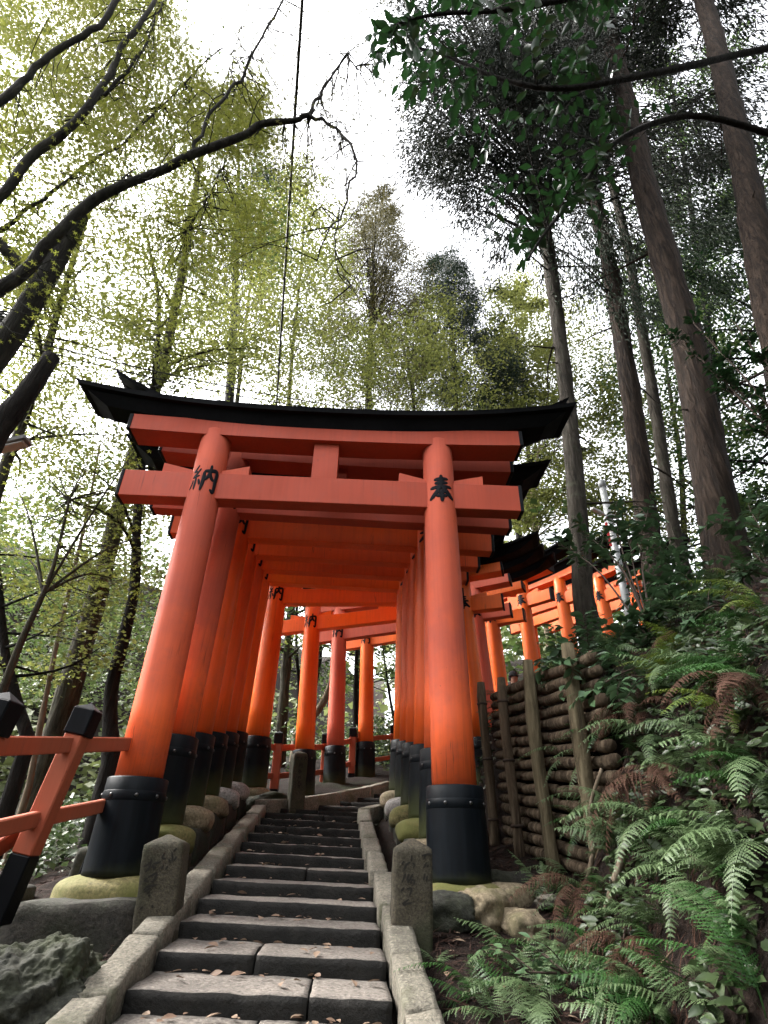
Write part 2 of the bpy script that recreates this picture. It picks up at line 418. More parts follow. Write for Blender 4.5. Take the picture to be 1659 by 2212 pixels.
BARK = mat_bark('grey_bark', (0.009, 0.008, 0.0055), (0.034, 0.031, 0.021), (0.075, 0.067, 0.048), 10, .8, (.05, .055, .03))
BARK_D = mat_bark('dark_bark', (0.0035, 0.0031, 0.0028), (0.0098, 0.0084, 0.007), (0.0192, 0.0168, 0.014), 9, .8)
BARK_M = mat_bark('maple_bark', (0.0048, 0.0045, 0.0033), (0.012, 0.0108, 0.0078), (0.0255, 0.0234, 0.0165), 7, .7, (.02, .022, .012))
BARK_P = mat_bark('pale_bark', (0.0715, 0.0553, 0.039), (0.13, 0.1008, 0.0715), (0.182, 0.1495, 0.1105), 6, .5)
LOGW = mat_bark('peeled_log', (0.022, 0.015, 0.01), (0.075, 0.054, 0.035), (0.15, 0.115, 0.078), 8, .5)
LOGP = mat_bark('post_log', (0.04, 0.031, 0.019), (0.1, 0.08, 0.048), (0.17, 0.14, 0.088), 9, .5)
TWIG = mat_plain('twig_brown', (.05, .033, .024), .85)
L_MAPLE = mat_leaf('maple_leaf', (0.075, 0.1, 0.018), (0.165, 0.175, 0.04), .45, .5, ((.105, .13, .018), (.20, .205, .04)))
L_MAPLE_S = mat_leaf('maple_leaf_sparse', (0.045, 0.045, 0.015), (0.078, 0.075, 0.024), .4, .5)
L_SPRING = mat_leaf('spring_leaf', (0.05, 0.068, 0.02), (0.135, 0.145, 0.05), .5, .5, ((.08, .10, .022), (.17, .175, .05)))
L_GOLD = mat_leaf('golden_needles', (0.0594, 0.057, 0.0174), (0.1287, 0.1089, 0.0347), .35, .6, None, .1)
L_DARK = mat_leaf('evergreen_leaf', (0.006, 0.014, 0.006), (0.015, 0.034, 0.013), .22, .32, ((.006, .022, .006), (.014, .046, .011)), .5, 2.0)
L_BANK = mat_leaf('bank_shrub_leaf', (0.03, 0.07, 0.03), (0.085, 0.15, 0.07), .15, .28, None, .6, 3.0)
L_COVER = mat_leaf('ground_cover_leaf', (.012, .026, .008), (.05, .075, .028), .2, .4, None, .4, 3.0)
L_CEDAR = mat_leaf('cedar_needles', (0.0108, 0.0204, 0.012), (0.033, 0.0492, 0.027), .25, .6, None, .1)
L_CEDAR_D = mat_leaf('cedar_needles_dark', (0.0099, 0.0143, 0.0099), (0.0275, 0.0319, 0.022), .2, .6, None, .1)
L_MID = mat_leaf('mid_green_leaf', (0.0275, 0.055, 0.0138), (0.077, 0.11, 0.033), .4, .5)
L_UNDER = mat_leaf('undergrowth_leaf', (0.03, 0.06, 0.018), (0.084, 0.12, 0.048), .3, .4)
L_FAR = mat_leaf('far_leaf', (0.054, 0.078, 0.024), (0.138, 0.156, 0.06), .4, .6)
FERN = mat_leaf('fern_frond', (0.05, 0.09, 0.032), (0.135, 0.195, 0.09), .3, .45, None, .4, 2.5)
FERN_D = mat_leaf('fern_frond_dark', (0.0176, 0.06, 0.0144), (0.048, 0.12, 0.028), .35, .4, None, .4, 2.5)
FERN_Y = mat_leaf('fern_frond_yellow', (0.0675, 0.12, 0.015), (0.15, 0.18, 0.03), .4, .5, None, .4, 2.5)
DEAD = mat_leaf('dead_frond', (0.0335, 0.0143, 0.0081), (0.0714, 0.0335, 0.0201), .15, .8, None, .2, 2.5)
LITTER = mat_leaf('litter', (0.0186, 0.0088, 0.0061), (0.0507, 0.0254, 0.0169), .05, .9, None, .2, 4.0)
FALLEN = mat_leaf('fallen_leaf', (0.104, 0.056, 0.036), (0.288, 0.216, 0.152), .1, .6, None, .3, 9.0)
METAL = mat_plain('galvanised', (.30, .31, .31), .5, .3)
LAMPM = mat_plain('lamp_housing', (.16, .15, .14), .5)
LAMPD = mat_plain('lamp_cover', (.55, .53, .5), .35)
RUBBER = mat_plain('cable_rubber', (.012, .012, .012), .6)
REDM = mat_plain('red_marker', (.65, .02, .02), .5)

# ------------------------------------------------------------------ the lie of the land
def stair_x(Y): return -.54 - .068 * (Y - 3.45)
def stair_z(Y): return -.534 + .2109 * (np.asarray(Y, float) - 3.45)
PATH = np.array([(-.20, -2.0), (-.91, 8.9), (-.45, 9.6), (.14, 10.3), (.62, 11.2), (1.1, 12.1), (2.5, 13.0), (3.4, 13.6), (4.4, 14.0), (5.6, 14.3), (9.0, 15.0)])
def path_z(x, y):
    a = stair_z(np.minimum(y, 8.9)); b = .24 * np.maximum(y - 8.9, 0) * (1 - .6 * sstep(14.5, 22, y)) + .13 * np.maximum(x - 1, 0) * sstep(9, 12, y)
    return np.maximum(a, -1.5) + b
def path_d(x, y):
    d = np.full(np.shape(x), 1e9); 
    for a, b in zip(PATH[:-1], PATH[1:]):
        ab = b - a; t = np.clip(((x - a[0]) * ab[0] + (y - a[1]) * ab[1]) / (ab @ ab), 0, 1)
        d = np.minimum(d, np.hypot(x - a[0] - t * ab[0], y - a[1] - t * ab[1]))
    return d
WALL_A, WALL_B = np.array([1.63, 4.49]), np.array([1.32, 6.91])       # near and far end of the log wall, plan
def wall_x(Y): return WALL_A[0] + (WALL_B[0] - WALL_A[0]) * (np.asarray(Y, float) - WALL_A[1]) / (WALL_B[1] - WALL_A[1])
def ground_z(x, y, rough=True):
    x = np.asarray(x, float); y = np.asarray(y, float); pz = path_z(x, y)
    # right bank: fern slope near the camera, log wall with a shelf above it farther up
    foot = .75 + .05 * (y - 3.5); s = np.maximum(x - foot, 0)
    foot = 1.0 + .03 * (y - 3.5); s = np.maximum(x - foot, 0)
    bank = 1.75 * (np.sqrt(s * s + .01) - .1) * (s < .95) + (s >= .95) * (1.75 * (math.sqrt(.95 ** 2 + .01) - .1) + .5 * (s - .95)) + .10 * np.maximum(x - .45, 0)
    wx = wall_x(np.clip(y, 3.6, 9.5)) + .06
    top = 1.42 + .11 * (y - 4.5) - pz
    shelf = np.where(x > wx, sstep(0, .14, x - wx) * top + .52 * np.maximum(x - wx - .1, 0) - .05, 0.02 + .12 * np.maximum(x - .9, 0))
    w = sstep(4.15, 4.55, y)
    right = bank * (1 - w) + shelf * w
    far = .52 * np.maximum(path_d(x, y) - 1.5, 0) * sstep(.5, 2.0, x)
    wf = sstep(7.4, 9.0, y)
    right = right * (1 - wf) + np.minimum(far, 6.0) * wf
    # left: the slope falls away beyond the fence and rises again as the far hillside
    xl = -2.5 - .3 * np.maximum(y - 9, 0) * 0
    l = np.maximum(xl - x, 0) + np.maximum(y - 16.5, 0) * .5 * (x < 3)
    left = -.30 * l + .036 * np.maximum(l - 5, 0) ** 2
    left = np.minimum(left, 16) * (x < .4)
    near_l = -.28 * sstep(-1.5, -1.75, x) * sstep(4.75, 4.4, y)           # hollow with the dark rock before the first gate
    z = pz - .06 - .16 * sstep(.95, .75, path_d(x, y)) + np.where(x > .3, right, 0) + left + near_l
    if rough:
        p = np.stack([x, y, np.zeros_like(x)], -1)
        offp = sstep(.75, 1.4, path_d(x, y))
        z = z + offp * (.05 * fbm(p * 2.2, 3, 3)) + np.minimum(offp, sstep(3, 8, path_d(x, y))) * .5 * fbm(p * .25, 9, 2)
    return z
def gz(x, y): return float(ground_z(np.array([x]), np.array([y]))[0])
def axis(fine0, fine1, st, lo, hi, grow=1.22):
    a = list(np.arange(fine0, fine1 + 1e-6, st)); s = st; v = a[-1]
    while v < hi: s *= grow; v += s; a.append(v)
    s = st; v = a[0]; pre = []
    while v > lo: s *= grow; v -= s; pre.append(v)
    return np.array(pre[::-1] + a)
gx = axis(-3.2, 5.2, .07, -120, 120); gy = axis(2.4, 10.5, .08, -40, 160)
GX, GY = np.meshgrid(gx, gy); GZ = ground_z(GX, GY)
nxg, nyg = len(gx), len(gy)
ii = (np.arange(nyg - 1)[:, None] * nxg + np.arange(nxg - 1)[None]).ravel()
gm = mesh_np('ground', np.stack([GX, GY, GZ], -1).reshape(-1, 3), np.stack([ii, ii + 1, ii + nxg + 1, ii + nxg], -1), True)
ground = obj('ground', gm, SOIL); tag(ground, 'dark brown forest soil with fallen needles on the slopes', kind='structure')

# ------------------------------------------------------------------ stone stairs
stairs = structure('stone_stairs', 'worn stone stairs climbing under the vermilion gates')
TILT = math.radians(2.0)
def step_obj(cx, cy, z, w, depth, rise, rz, seed, split=None):
    """one step; split: fraction across at which its two stones meet"""
    segs = [(-w / 2, w / 2)] if split is None else [(-w / 2, -w / 2 + w * split - .004), (-w / 2 + w * split + .004, w / 2)]
    for (a, b) in segs:
        me = block_mesh('step_stone', b - a, depth, .22, (max(6, int((b - a) * 30)), 10, 6), .010, .005, 9.0, seed); seed += 13
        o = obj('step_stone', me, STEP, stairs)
        M = Matrix.Translation((cx, cy, z)) @ Matrix.Rotation(rz, 4, 'Z') @ Matrix.Rotation(TILT, 4, 'Y') @ Matrix.Rotation(math.radians(.8), 4, 'X') @ Matrix.Translation(((a + b) / 2, depth / 2, -.11))
        o.matrix_local = M
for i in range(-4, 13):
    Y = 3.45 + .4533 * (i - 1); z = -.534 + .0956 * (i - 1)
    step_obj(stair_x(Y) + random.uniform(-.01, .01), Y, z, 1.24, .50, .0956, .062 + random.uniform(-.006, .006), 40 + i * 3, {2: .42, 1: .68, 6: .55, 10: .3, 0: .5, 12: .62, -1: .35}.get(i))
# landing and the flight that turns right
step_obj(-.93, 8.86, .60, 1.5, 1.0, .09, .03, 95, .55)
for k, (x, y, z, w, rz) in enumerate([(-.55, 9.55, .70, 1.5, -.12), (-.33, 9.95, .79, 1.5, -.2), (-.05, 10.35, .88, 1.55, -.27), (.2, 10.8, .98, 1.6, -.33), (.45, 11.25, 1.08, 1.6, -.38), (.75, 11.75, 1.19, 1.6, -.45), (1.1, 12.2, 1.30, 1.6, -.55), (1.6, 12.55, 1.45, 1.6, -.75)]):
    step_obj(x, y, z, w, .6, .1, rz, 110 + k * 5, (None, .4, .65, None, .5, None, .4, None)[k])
# kerbs: sloping stones on both sides
def kerb(p, q, w, seed, h=.22):
    p, q = Vector(p), Vector(q); d = q - p; L = d.length
    me = block_mesh('kerb_stone', w, L - .008, h, (5, max(4, int(L * 14)), 3), .018, .008, 7.5, seed)
    o = obj('kerb_stone', me, KERB, stairs); yv = d.normalized(); xv = Vector((yv.y, -yv.x, 0)).normalized(); zv = xv.cross(yv)
    M = Matrix((xv, yv, zv)).transposed().to_4x4(); M.translation = (p + q) / 2 - zv * (h / 2); o.matrix_local = M
def kz(Y, side): return float(stair_z(Y)) + .07 + (.02 if side < 0 else -.02)
for side, w in ((-1, .165), (1, .16)):
    Y = 1.4; k = 0
    while Y < 8.55:
        L = random.choice([.62, .8, .95, .7]) if Y > 3 else .9
        Y2 = min(Y + L, 8.6); off = side * (.62 + w / 2 + .012)
        if side > 0: off += -.05 * sstep(4.0, 6.0, Y); off2 = off - .03
        kerb((stair_x(Y) + off, Y, kz(Y, side)), (stair_x(Y2) + off, Y2, kz(Y2, side)), w + random.uniform(-.01, .01), 300 + k * 7 + (side > 0) * 91); Y = Y2; k += 1
kerb((-1.62, 8.62, .70), (-1.30, 9.22, .76), .22, 411); kerb((-1.30, 9.24, .76), (-.72, 10.05, .93), .2, 412); kerb((-.72, 10.07, .93), (-.25, 10.85, 1.1), .2, 413); kerb((-.25, 10.87, 1.1), (.15, 11.65, 1.28), .2, 414)
kerb((-.22, 8.62, .62), (.05, 9.1, .70), .22, 415); kerb((.06, 9.12, .70), (.5, 9.75, .84), .2, 416); kerb((.5, 9.77, .84), (.9, 10.45, 1.0), .2, 417)

# ------------------------------------------------------------------ brush characters
GLYPH = {
 'ho': [([(.22, .19), (.50, .165), (.79, .14)], .085), ([(.24, .325), (.5, .305), (.77, .28)], .085), ([(.06, .49), (.5, .455), (.94, .42)], .09),
        ([(.5, .01), (.505, .25), (.49, .44)], .10), ([(.47, .44), (.34, .62), (.17, .78), (.02, .90)], .095), ([(.55, .45), (.70, .62), (.84, .75), (.99, .84)], .11),
        ([(.34, .665), (.66, .645)], .07), ([(.28, .785), (.73, .765)], .075), ([(.505, .55), (.51, .80), (.50, 1.0)], .10)],
 'no': [([(.25, .02), (.14, .17), (.07, .24), (.23, .25)], .06), ([(.35, .15), (.21, .34), (.09, .45), (.36, .41)], .06), ([(.21, .46), (.20, .92)], .06),
        ([(.10, .56), (.07, .72), (.0, .88)], .05), ([(.32, .54), (.36, .64), (.39, .75)], .055), ([(.50, .26), (.505, .60), (.46, .96)], .085),
        ([(.49, .25), (.70, .22), (.95, .20), (.96, .55), (.94, .93), (.80, .86)], .085), ([(.72, .0), (.71, .26), (.65, .44), (.54, .58)], .08), ([(.71, .30), (.78, .46), (.88, .56)], .075)]}
def stroke_grid(P, w, n):
    C = smooth_path([(x, y, 0) for x, y in P], n); T = np.gradient(C, axis=0); T /= np.linalg.norm(T, axis=1)[:, None] + 1e-9
    Nn = np.stack([-T[:, 1], T[:, 0], 0 * T[:, 0]], -1); t = np.linspace(0, 1, n)
    ww = w * .5 * (.55 + .65 * np.sin(PI * np.clip(t * .8 + .12, 0, 1))); ww[0] *= .6; ww[-1] *= .35
    return C - Nn * ww[:, None], C + Nn * ww[:, None]
def glyph_on_cylinder(name, g, w, h, R, zc, cx, ang=-PI / 2, lift=.004, slope=0.0):
    """strokes laid round a pillar (axis at cx, facing -y), each a slightly raised ribbon"""
    b = MB()
    for q, (P, wd) in enumerate(GLYPH[g]):
        n = 4 * len(P) + 2; A, B = stroke_grid(P, wd * 1.45, n); V = []
        mid = (A + B) / 2
        for k in range(n):
            for (p, lf) in ((A[k], .0005), (mid[k] * .5 + A[k] * .5, lift), (mid[k] * .5 + B[k] * .5, lift), (B[k], .0005)):
                u = (p[0] - .5) * w; z = zc + (.5 - p[1]) * h; r = R(z) + lf + .0003 * q; a = ang + u / R(z)
                V.append((cx(z) + r * math.cos(a), r * math.sin(a), z))
        F = [(4 * k + j, 4 * k + j + 1, 4 * k + 5 + j, 4 * k + 4 + j) for k in range(n - 1) for j in range(3)]
        b.add(V, F)
    return fixn(b.mesh(name))

# ------------------------------------------------------------------ torii gates
def sweep_x(secs, closed=True):
    """secs: list of (x, [(y, z), ...]) -> V, F"""
    V = []; n = len(secs[0][1])
    for x, s in secs: V += [(xx, y, z) for (xx, y, z) in ((x if not isinstance(x, (list, tuple)) else x[k], s[k][0], s[k][1]) for k in range(n))]
    F = [(i * n + k, i * n + (k + 1) % n, (i + 1) * n + (k + 1) % n, (i + 1) * n + k) for i in range(len(secs) - 1) for k in range(n)]
    F.append(tuple(range(n))[::-1]); F.append(tuple((len(secs) - 1) * n + k for k in range(n)))
    return V, F
def torii(label, C, yaw, S, H, hs, rp=.165, rs=.21, mat=1, beam=None, sleeve=None, glyphs=True, tilt=0.0, nuki_mat=None, ends=2.05, kl=2.9, bolts=True, batter=.011, group='vermilion torii gates over the stairs', lod=False, sori=.33, kh=1.0):
    """C: world point between the pillars at the level of the sleeve tops; H: pillar height above the sleeves; hs: sleeve height"""
    vm = VERM[mat]; bm = beam or vm; sm = sleeve or SLEEVE; k = S / 2.5
    root = thing('torii_gate', label, 'torii', (float(C[0]), float(C[1]), float(C[2]) - hs), yaw, group)
    root.rotation_euler = (0, tilt, yaw)
    n = 20 if lod else 32
    hn = H * .0905; zn = hs + H * .751; ls, ln = ends * k * 1.03, ends * k
    zs0 = hs + H * .972; hsh = H * .04; top = hs + H
    for sx in (-1, 1):
        cx = lambda z, s=sx: s * (S / 2 - batter * (z - hs))
        R = lambda z: rp - (rp * .105) * (z - hs) / H
        zz = np.linspace(hs - .05, top, 7); prof = [(R(z), z, cx(z), 0) for z in zz]; prof.append((R(top) * .93, top + .012, cx(top), 0))
        V, F = lathe_vf(prof, n); b = MB(); b.add(V, F); me = b.mesh('pillar', True)
        me.polygons.foreach_set('use_smooth', [len(p.vertices) == 4 for p in me.polygons])
        pil = obj('pillar', me, vm, root)
        if glyphs:
            gl = glyph_on_cylinder('painted_character', 'ho' if sx > 0 else 'no', rp * 1.5, H * .098, R, zn + hn * .62, cx, -PI / 2 + (.0 if sx > 0 else .05))
            obj('painted_character', gl, INK, pil)
        pr = [(rs * 1.06, 0, cx(0), 0), (rs * 1.055, .04, cx(.04), 0), (rs * 1.03, hs * .5, cx(hs * .5), 0), (rs * 1.005, hs * .80, cx(hs * .8), 0), (rs, hs - .008, cx(hs), 0), (rs - .008, hs, cx(hs), 0)]
        V, F = lathe_vf(pr, n); b = MB(); b.add(V, F); sl = obj('pillar_sleeve', b.mesh('pillar_sleeve', True), sm, root)
        zb = hs * .80; pr = [(rs * 1.006, zb - .035, cx(zb), 0), (rs * 1.022, zb - .03, cx(zb), 0), (rs * 1.016, zb + .03, cx(zb), 0), (rs * 1.002, zb + .035, cx(zb), 0)]
        V, F = lathe_vf(pr, n); b = MB(); b.add(V, F); obj('band', b.mesh('band', True), sm, sl)
        if bolts:
            for a in (-2.75, -2.05, -1.2, -.5, .3):
                me = bpy.data.meshes.get('bolt_head')
                if me is None:
                    b = MB(); b.add(*lathe_vf([(.014, 0, 0, 0), (.013, .006, 0, 0), (.008, .011, 0, 0)], 8)); me = b.mesh('bolt_head', True)
                o = obj('bolt', me, STEEL, sl); o.location = (cx(zb) + rs * 1.015 * math.cos(a), rs * 1.015 * math.sin(a), zb + .002); o.rotation_euler = (0, PI / 2, a)
    # tie beam with its black ends
    dn = rp * .98
    nm = nuki_mat or bm
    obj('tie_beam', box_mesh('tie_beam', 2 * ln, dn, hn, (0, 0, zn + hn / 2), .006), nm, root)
    for sx in (-1, 1): obj('tie_beam_cap', box_mesh('tie_beam_cap', .035, dn + .012, hn + .012, (sx * (ln + .012), 0, zn + hn / 2), .004), BLACK, root)
    # wedges on the tie beam
    px = S / 2 - batter * (zn - hs); 
    for sx in (-1, 1):
        for io in (-1, 1):
            x0 = sx * px + io * rp * .8; x1 = x0 + io * rp * (1.75 if io * sx > 0 else 1.6)
            y = dn * .36; z0 = zn + hn - .004
            V = [(x0, -y, z0), (x1, -y, z0), (x1, -y, z0 + H * .036), (x0, -y, z0 + H * .014), (x0, y, z0), (x1, y, z0), (x1, y, z0 + H * .036), (x0, y, z0 + H * .014)]
            b = MB(); b.add(V, [(0, 1, 2, 3), (7, 6, 5, 4), (0, 4, 5, 1), (1, 5, 6, 2), (2, 6, 7, 3), (3, 7, 4, 0)]); obj('wedge', fixn(b.mesh('wedge')), vm, root)
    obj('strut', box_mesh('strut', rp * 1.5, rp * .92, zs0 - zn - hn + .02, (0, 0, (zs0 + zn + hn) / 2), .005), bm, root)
    # lintel
    ds = rp * .82; xs = np.linspace(-ls, ls, 15); so = lambda x: .05 * k * (abs(x) / ls) ** 2.2
    V, F = sweep_x([(x, [(-ds, zs0 + so(x)), (ds, zs0 + so(x)), (ds, zs0 + hsh + .06 + so(x)), (-ds, zs0 + hsh + .06 + so(x))]) for x in xs])
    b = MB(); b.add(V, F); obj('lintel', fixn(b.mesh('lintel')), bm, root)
    for sx in (-1, 1): obj('lintel_cap', box_mesh('lintel_cap', .04, 2 * ds + .014, hsh + .06, (sx * (ls + .014), 0, zs0 + hsh / 2 + .028 + so(ls)), .004), BLACK, root)
    # black top beam flaring upward, and the roof boards on it
    K = kl * k; zk = zs0 + hsh; up = lambda x: sori * k * (abs(x) / K) ** 2.5
    xs = np.linspace(-1, 1, 25); q = H / 3.44 * kh
    def sec(t, y0, y1, za, zb_):
        x0 = t * K * .875; x1 = t * K * .955; u = up(t * K * .93); return ([x0, x0, x1, x1], [(-y0 * q, zk + za * q + u), (y0 * q, zk + za * q + u), (y1 * q, zk + zb_ * q + u), (-y1 * q, zk + zb_ * q + u)])
    V, F = sweep_x([sec(t, .16, .27, .0, .17) for t in xs]); b = MB(); b.add(V, F); obj('top_beam', fixn(b.mesh('top_beam')), ROOFB, root)
    def rsec(t):
        u = up(t * K); x = t * K; x0 = t * K * .985
        return ([x0, x0, x, x, x], [(-.33 * q, zk + .165 * q + u), (.33 * q, zk + .165 * q + u), (.35 * q, zk + .225 * q + u), (0, zk + .33 * q + u), (-.35 * q, zk + .225 * q + u)])
    V, F = sweep_x([rsec(t) for t in xs]); b = MB(); b.add(V, F); obj('roof_boards', fixn(b.mesh('roof_boards')), ROOFB, root)
    return root
def base_stone(label, x, y, ztop, r=.3, h=.16, m=0, seed=0, rz=0.0, el=1.0):
    me = boulder_mesh('base_stone', r * el, r * .95, h, 3.0, 12, .05, 1.4, seed, 2)
    o = obj('base_stone', me, BASES[m], None, (x, y, ztop - h * .93), (0, 0, rz)); return tag(o, label, 'stone', 'rounded stones under the gate pillars')
ORD = ['first', 'second', 'third', 'fourth', 'fifth', 'sixth', 'seventh', 'eighth', 'ninth', 'tenth', 'eleventh', 'twelfth', 'thirteenth', 'fourteenth']
GATES = []   # (label, centre at sleeve top, yaw, S, H, hs, kwargs)
YW = .0427
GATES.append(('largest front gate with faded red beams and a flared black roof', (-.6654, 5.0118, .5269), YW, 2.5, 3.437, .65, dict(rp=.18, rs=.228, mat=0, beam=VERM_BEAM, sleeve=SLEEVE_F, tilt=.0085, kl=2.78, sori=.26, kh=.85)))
for i, (c, hs, mt) in enumerate([((-.684, 5.628, .92), .72, 0), ((-.74, 6.389, 1.075), .68, 1), ((-.794, 7.145, 1.22), .66, 1), ((-.843, 7.897, 1.363), .66, 1), ((-.905, 8.70, 1.517), .66, 2)]):
    GATES.append((f'{ORD[i + 1]} gate from the front, close behind the {ORD[i]} in the straight row', c, YW, 2.46, 3.17 if i == 0 else 3.1, hs, dict(rp=.17, rs=.21, mat=mt, beam=VERM_BEAM if i == 0 else None, tilt=.03, sori=.78 if i == 0 else .33, kh=1.1 if i == 0 else 1.0, kl=2.9)))
GATES.append(('bright orange gate ending the straight row, its left pillar standing clear', (-.70, 9.42, 1.62), -.06, 2.5, 2.95, .72, dict(rp=.185, rs=.225, mat=2, tilt=.01, nuki_mat=None)))
def lr(L, yaw, S, dz=0): return (L[0] + S / 2 * math.cos(yaw), L[1] + S / 2 * math.sin(yaw), L[2] + dz)
GATES.append(('glossy orange gate at the bend, framed by the straight row', lr((-1.3, 10.55, 1.60), -.27, 3.0, .06), -.27, 3.0, 2.85, .72, dict(rp=.168, rs=.2, mat=2, ends=1.80, kl=2.5, tilt=-.03)))
GATES.append(('chalky pink red gate just behind the glossy one at the bend', lr((-.865, 11.75, 1.86), -.35, 3.0, .06), -.35, 3.0, 2.8, .72, dict(rp=.17, rs=.205, mat=3, ends=1.80, kl=2.5, tilt=-.03)))
GATES.append(('orange gate third in the bend, right of the chalky one', lr((-.32, 12.8, 2.06), -.45, 3.0, .1), -.45, 3.0, 2.75, .72, dict(rp=.165, rs=.2, mat=2, ends=1.8, kl=2.5, tilt=-.02)))
GATES.append(('orange gate above the log wall whose right pillar stands left of the tree trunk', (2.35, 12.92, 2.75), -.78, 2.4, 2.85, .7, dict(rp=.16, rs=.195, mat=2, ends=1.95)))
GATES.append(('orange gate partly behind the cedar trunk above the log wall', (3.55, 13.6, 3.1), -.86, 2.3, 2.85, .7, dict(rp=.16, rs=.195, mat=2, ends=1.95)))
GATES.append(('orange gate right of the cedar trunk beside the grey lamp pole', (4.75, 14.1, 3.35), -.92, 2.3, 2.85, .7, dict(rp=.16, rs=.195, mat=2, ends=1.95)))
GATES.append(('farthest gate, its orange beams showing through the shrubs right of the lamp pole', (5.95, 14.6, 3.6), -.95, 2.3, 2.85, .7, dict(rp=.16, rs=.195, mat=2, ends=1.95)))
for i, (lab, c, yaw, S, H, hs, kw) in enumerate(GATES):
    torii(lab, c, yaw, S, H, hs, lod=i > 6, **kw)
    if i == 6:
        g7 = [o_ for o_ in bpy.data.objects if o_.name.startswith('torii_gate') and o_.get('label') == lab][0]; hn = H * .0905; zn = hs + H * .751; ln = 2.05 * S / 2.5; x0 = S / 2 + .10
        e_ = obj('tie_beam_end', box_mesh('tie_beam_end', ln - x0 - .01, .185 * .98 + .008, hn + .008, ((ln + x0) / 2 - .005, 0, zn + hn / 2), .005), OCHRE, g7); e_['label'] = 'bare ochre end of the tie beam'
    for sx, side in ((-1, 'left'), (1, 'right')):
        bx, by = c[0] + sx * S / 2 * math.cos(yaw), c[1] + sx * S / 2 * math.sin(yaw)
        bz = c[2] - hs - sx * S / 2 * math.sin(kw.get('tilt', 0)) + .012
        if i == 0: continue
        m = [1, 0, 1, 1, 2, 2, 1, 1, 1, 1, 1, 1, 1, 1][i] if sx < 0 else [0, 1, 0, 0, 2, 1, 0, 0, 1, 1, 1, 1, 1, 1][i]
        base_stone(f'rounded stone under the {side} pillar of the {ORD[i]} gate along the path', bx, by, bz, .31 if i < 7 else .34, .13, m, 20 + i * 2 + (sx > 0), yaw, 1.08)

# stones under the front gate
fl = base_stone('mossy yellow green domed stone under the front left pillar', -1.915, 5.03, -.10, .40, .17, 0, 5, .1, 1.06)
fr = base_stone('cracked grey stone under the front right pillar', .60, 5.10, -.118, .37, .16, 0, 6, .2, 1.0)
base_stone('pale broken stone leaning at the right of the front right base', .93, 5.02, -.13, .17, .15, 1, 8, .6, 1.1)

# ------------------------------------------------------------------ plinths and loose stones by the stairs
def stone(name, label, loc, size, mat, seed, rot=(0, 0, 0), seg=(9, 6, 5), rnd=.03, amp=.02, cat='stone', group=None, freq=5.0):
    o = obj(name, block_mesh(name, *size, seg, rnd, amp, freq, seed), mat, None, loc, rot); return tag(o, label, cat, group)
stone('plinth_stone', 'long dark stone block under the mossy front left base', (-1.98, 4.78, -.42), (.86, .62, .36), PLINTH, 1, (0, 0, .06))
stone('plinth_stone', 'dark stone block at the far left below the fence post', (-2.56, 4.74, -.38), (.22, .5, .42), PLINTH, 2, (0, .1, .2))
stone('plinth_stone', 'small dark stone wedged between the plinth and the left inscribed post', (-1.52, 4.95, -.34), (.22, .4, .34), PLINTH, 3, (0, 0, -.2))
stone('plinth_stone', 'low dark stone behind the front left sleeve beside the fence foot', (-2.28, 5.38, -.08), (.3, .3, .3), PLINTH, 4, (0, .1, .3))
for i in range(1, 6):
    c, S, hs = GATES[i][1], GATES[i][3], GATES[i][5]
    for sx, side in ((-1, 'left'), (1, 'right')):
        bx, by = c[0] + sx * S / 2 * math.cos(YW), c[1] + sx * S / 2 * math.sin(YW); bz = c[2] - hs - sx * S / 2 * .03
        h = bz - .20 - (float(stair_z(by)) - .12)
        stone('plinth_stone', f'dark plinth block under the {side} base stone of the {ORD[i]} gate', (bx - sx * .02, by - .02, bz - .20 - h / 2), (.52, .62, max(h, .12) + .06), PLINTH, 60 + i * 2 + (sx > 0), (0, 0, YW), rnd=.02, amp=.012, group='plinth blocks along the gate row')
stone('plinth_stone', 'dark plinth block behind the front right base stone', (1.0, 5.35, -.22), (.4, .3, .34), PLINTH, 21, (0, 0, .1))
def pitted(me, amp, freq, seed):
    co = np.empty(len(me.vertices) * 3, np.float32); me.vertices.foreach_get('co', co); co = co.reshape(-1, 3); n = unit(co)
    d = -amp * 1.2 * np.abs(fbm(co * freq, seed, 3)) - amp * 1.5 * np.maximum(fbm(co * freq * 1.7, seed + 4, 2) - .35, 0); me.vertices.foreach_set('co', (co + n * d[:, None]).ravel()); me.update(); return me
bm_ = boulder_mesh('dark_boulder', .46, .40, .36, 2.6, 96, .17, 2.4, 33, 4)
pitted(bm_, .02, 4.0, 4); pitted(bm_, .012, 12.0, 8); pitted(bm_, .007, 36.0, 12)
tag(obj('dark_boulder', bm_, ROCK, None, (-1.62, 3.42, -.70), (0, 0, .3)), 'large rough pitted dark rock in the bottom left corner', 'rock')
for k, (x, y, z, r, lab, m) in enumerate([(.44, 4.62, -.30, .17, 'dark flat rock behind the right inscribed post', ROCK), (.72, 4.72, -.27, .18, 'rough tan rock under the front right base stone', BASES[1]), (.92, 4.55, -.36, .14, 'small tan rock at the foot of the fern bank', BASES[1]), (1.15, 4.75, -.22, .06, 'tiny brown pebble on the needle litter', KERB), (-1.6, 9.2, .62, .3, 'mossy rock below the left base stone of the seventh gate', ROCK), (-1.35, 9.65, .66, .2, 'mossy rock edge behind the far inscribed post', ROCK),]):
    tag(obj('loose_rock', boulder_mesh('loose_rock', r * 1.3, r, r * .7, 2.6, 12, .2, 2.0, 70 + k, 4), m, None, (x, y, z), (0, 0, k)), lab, 'rock')

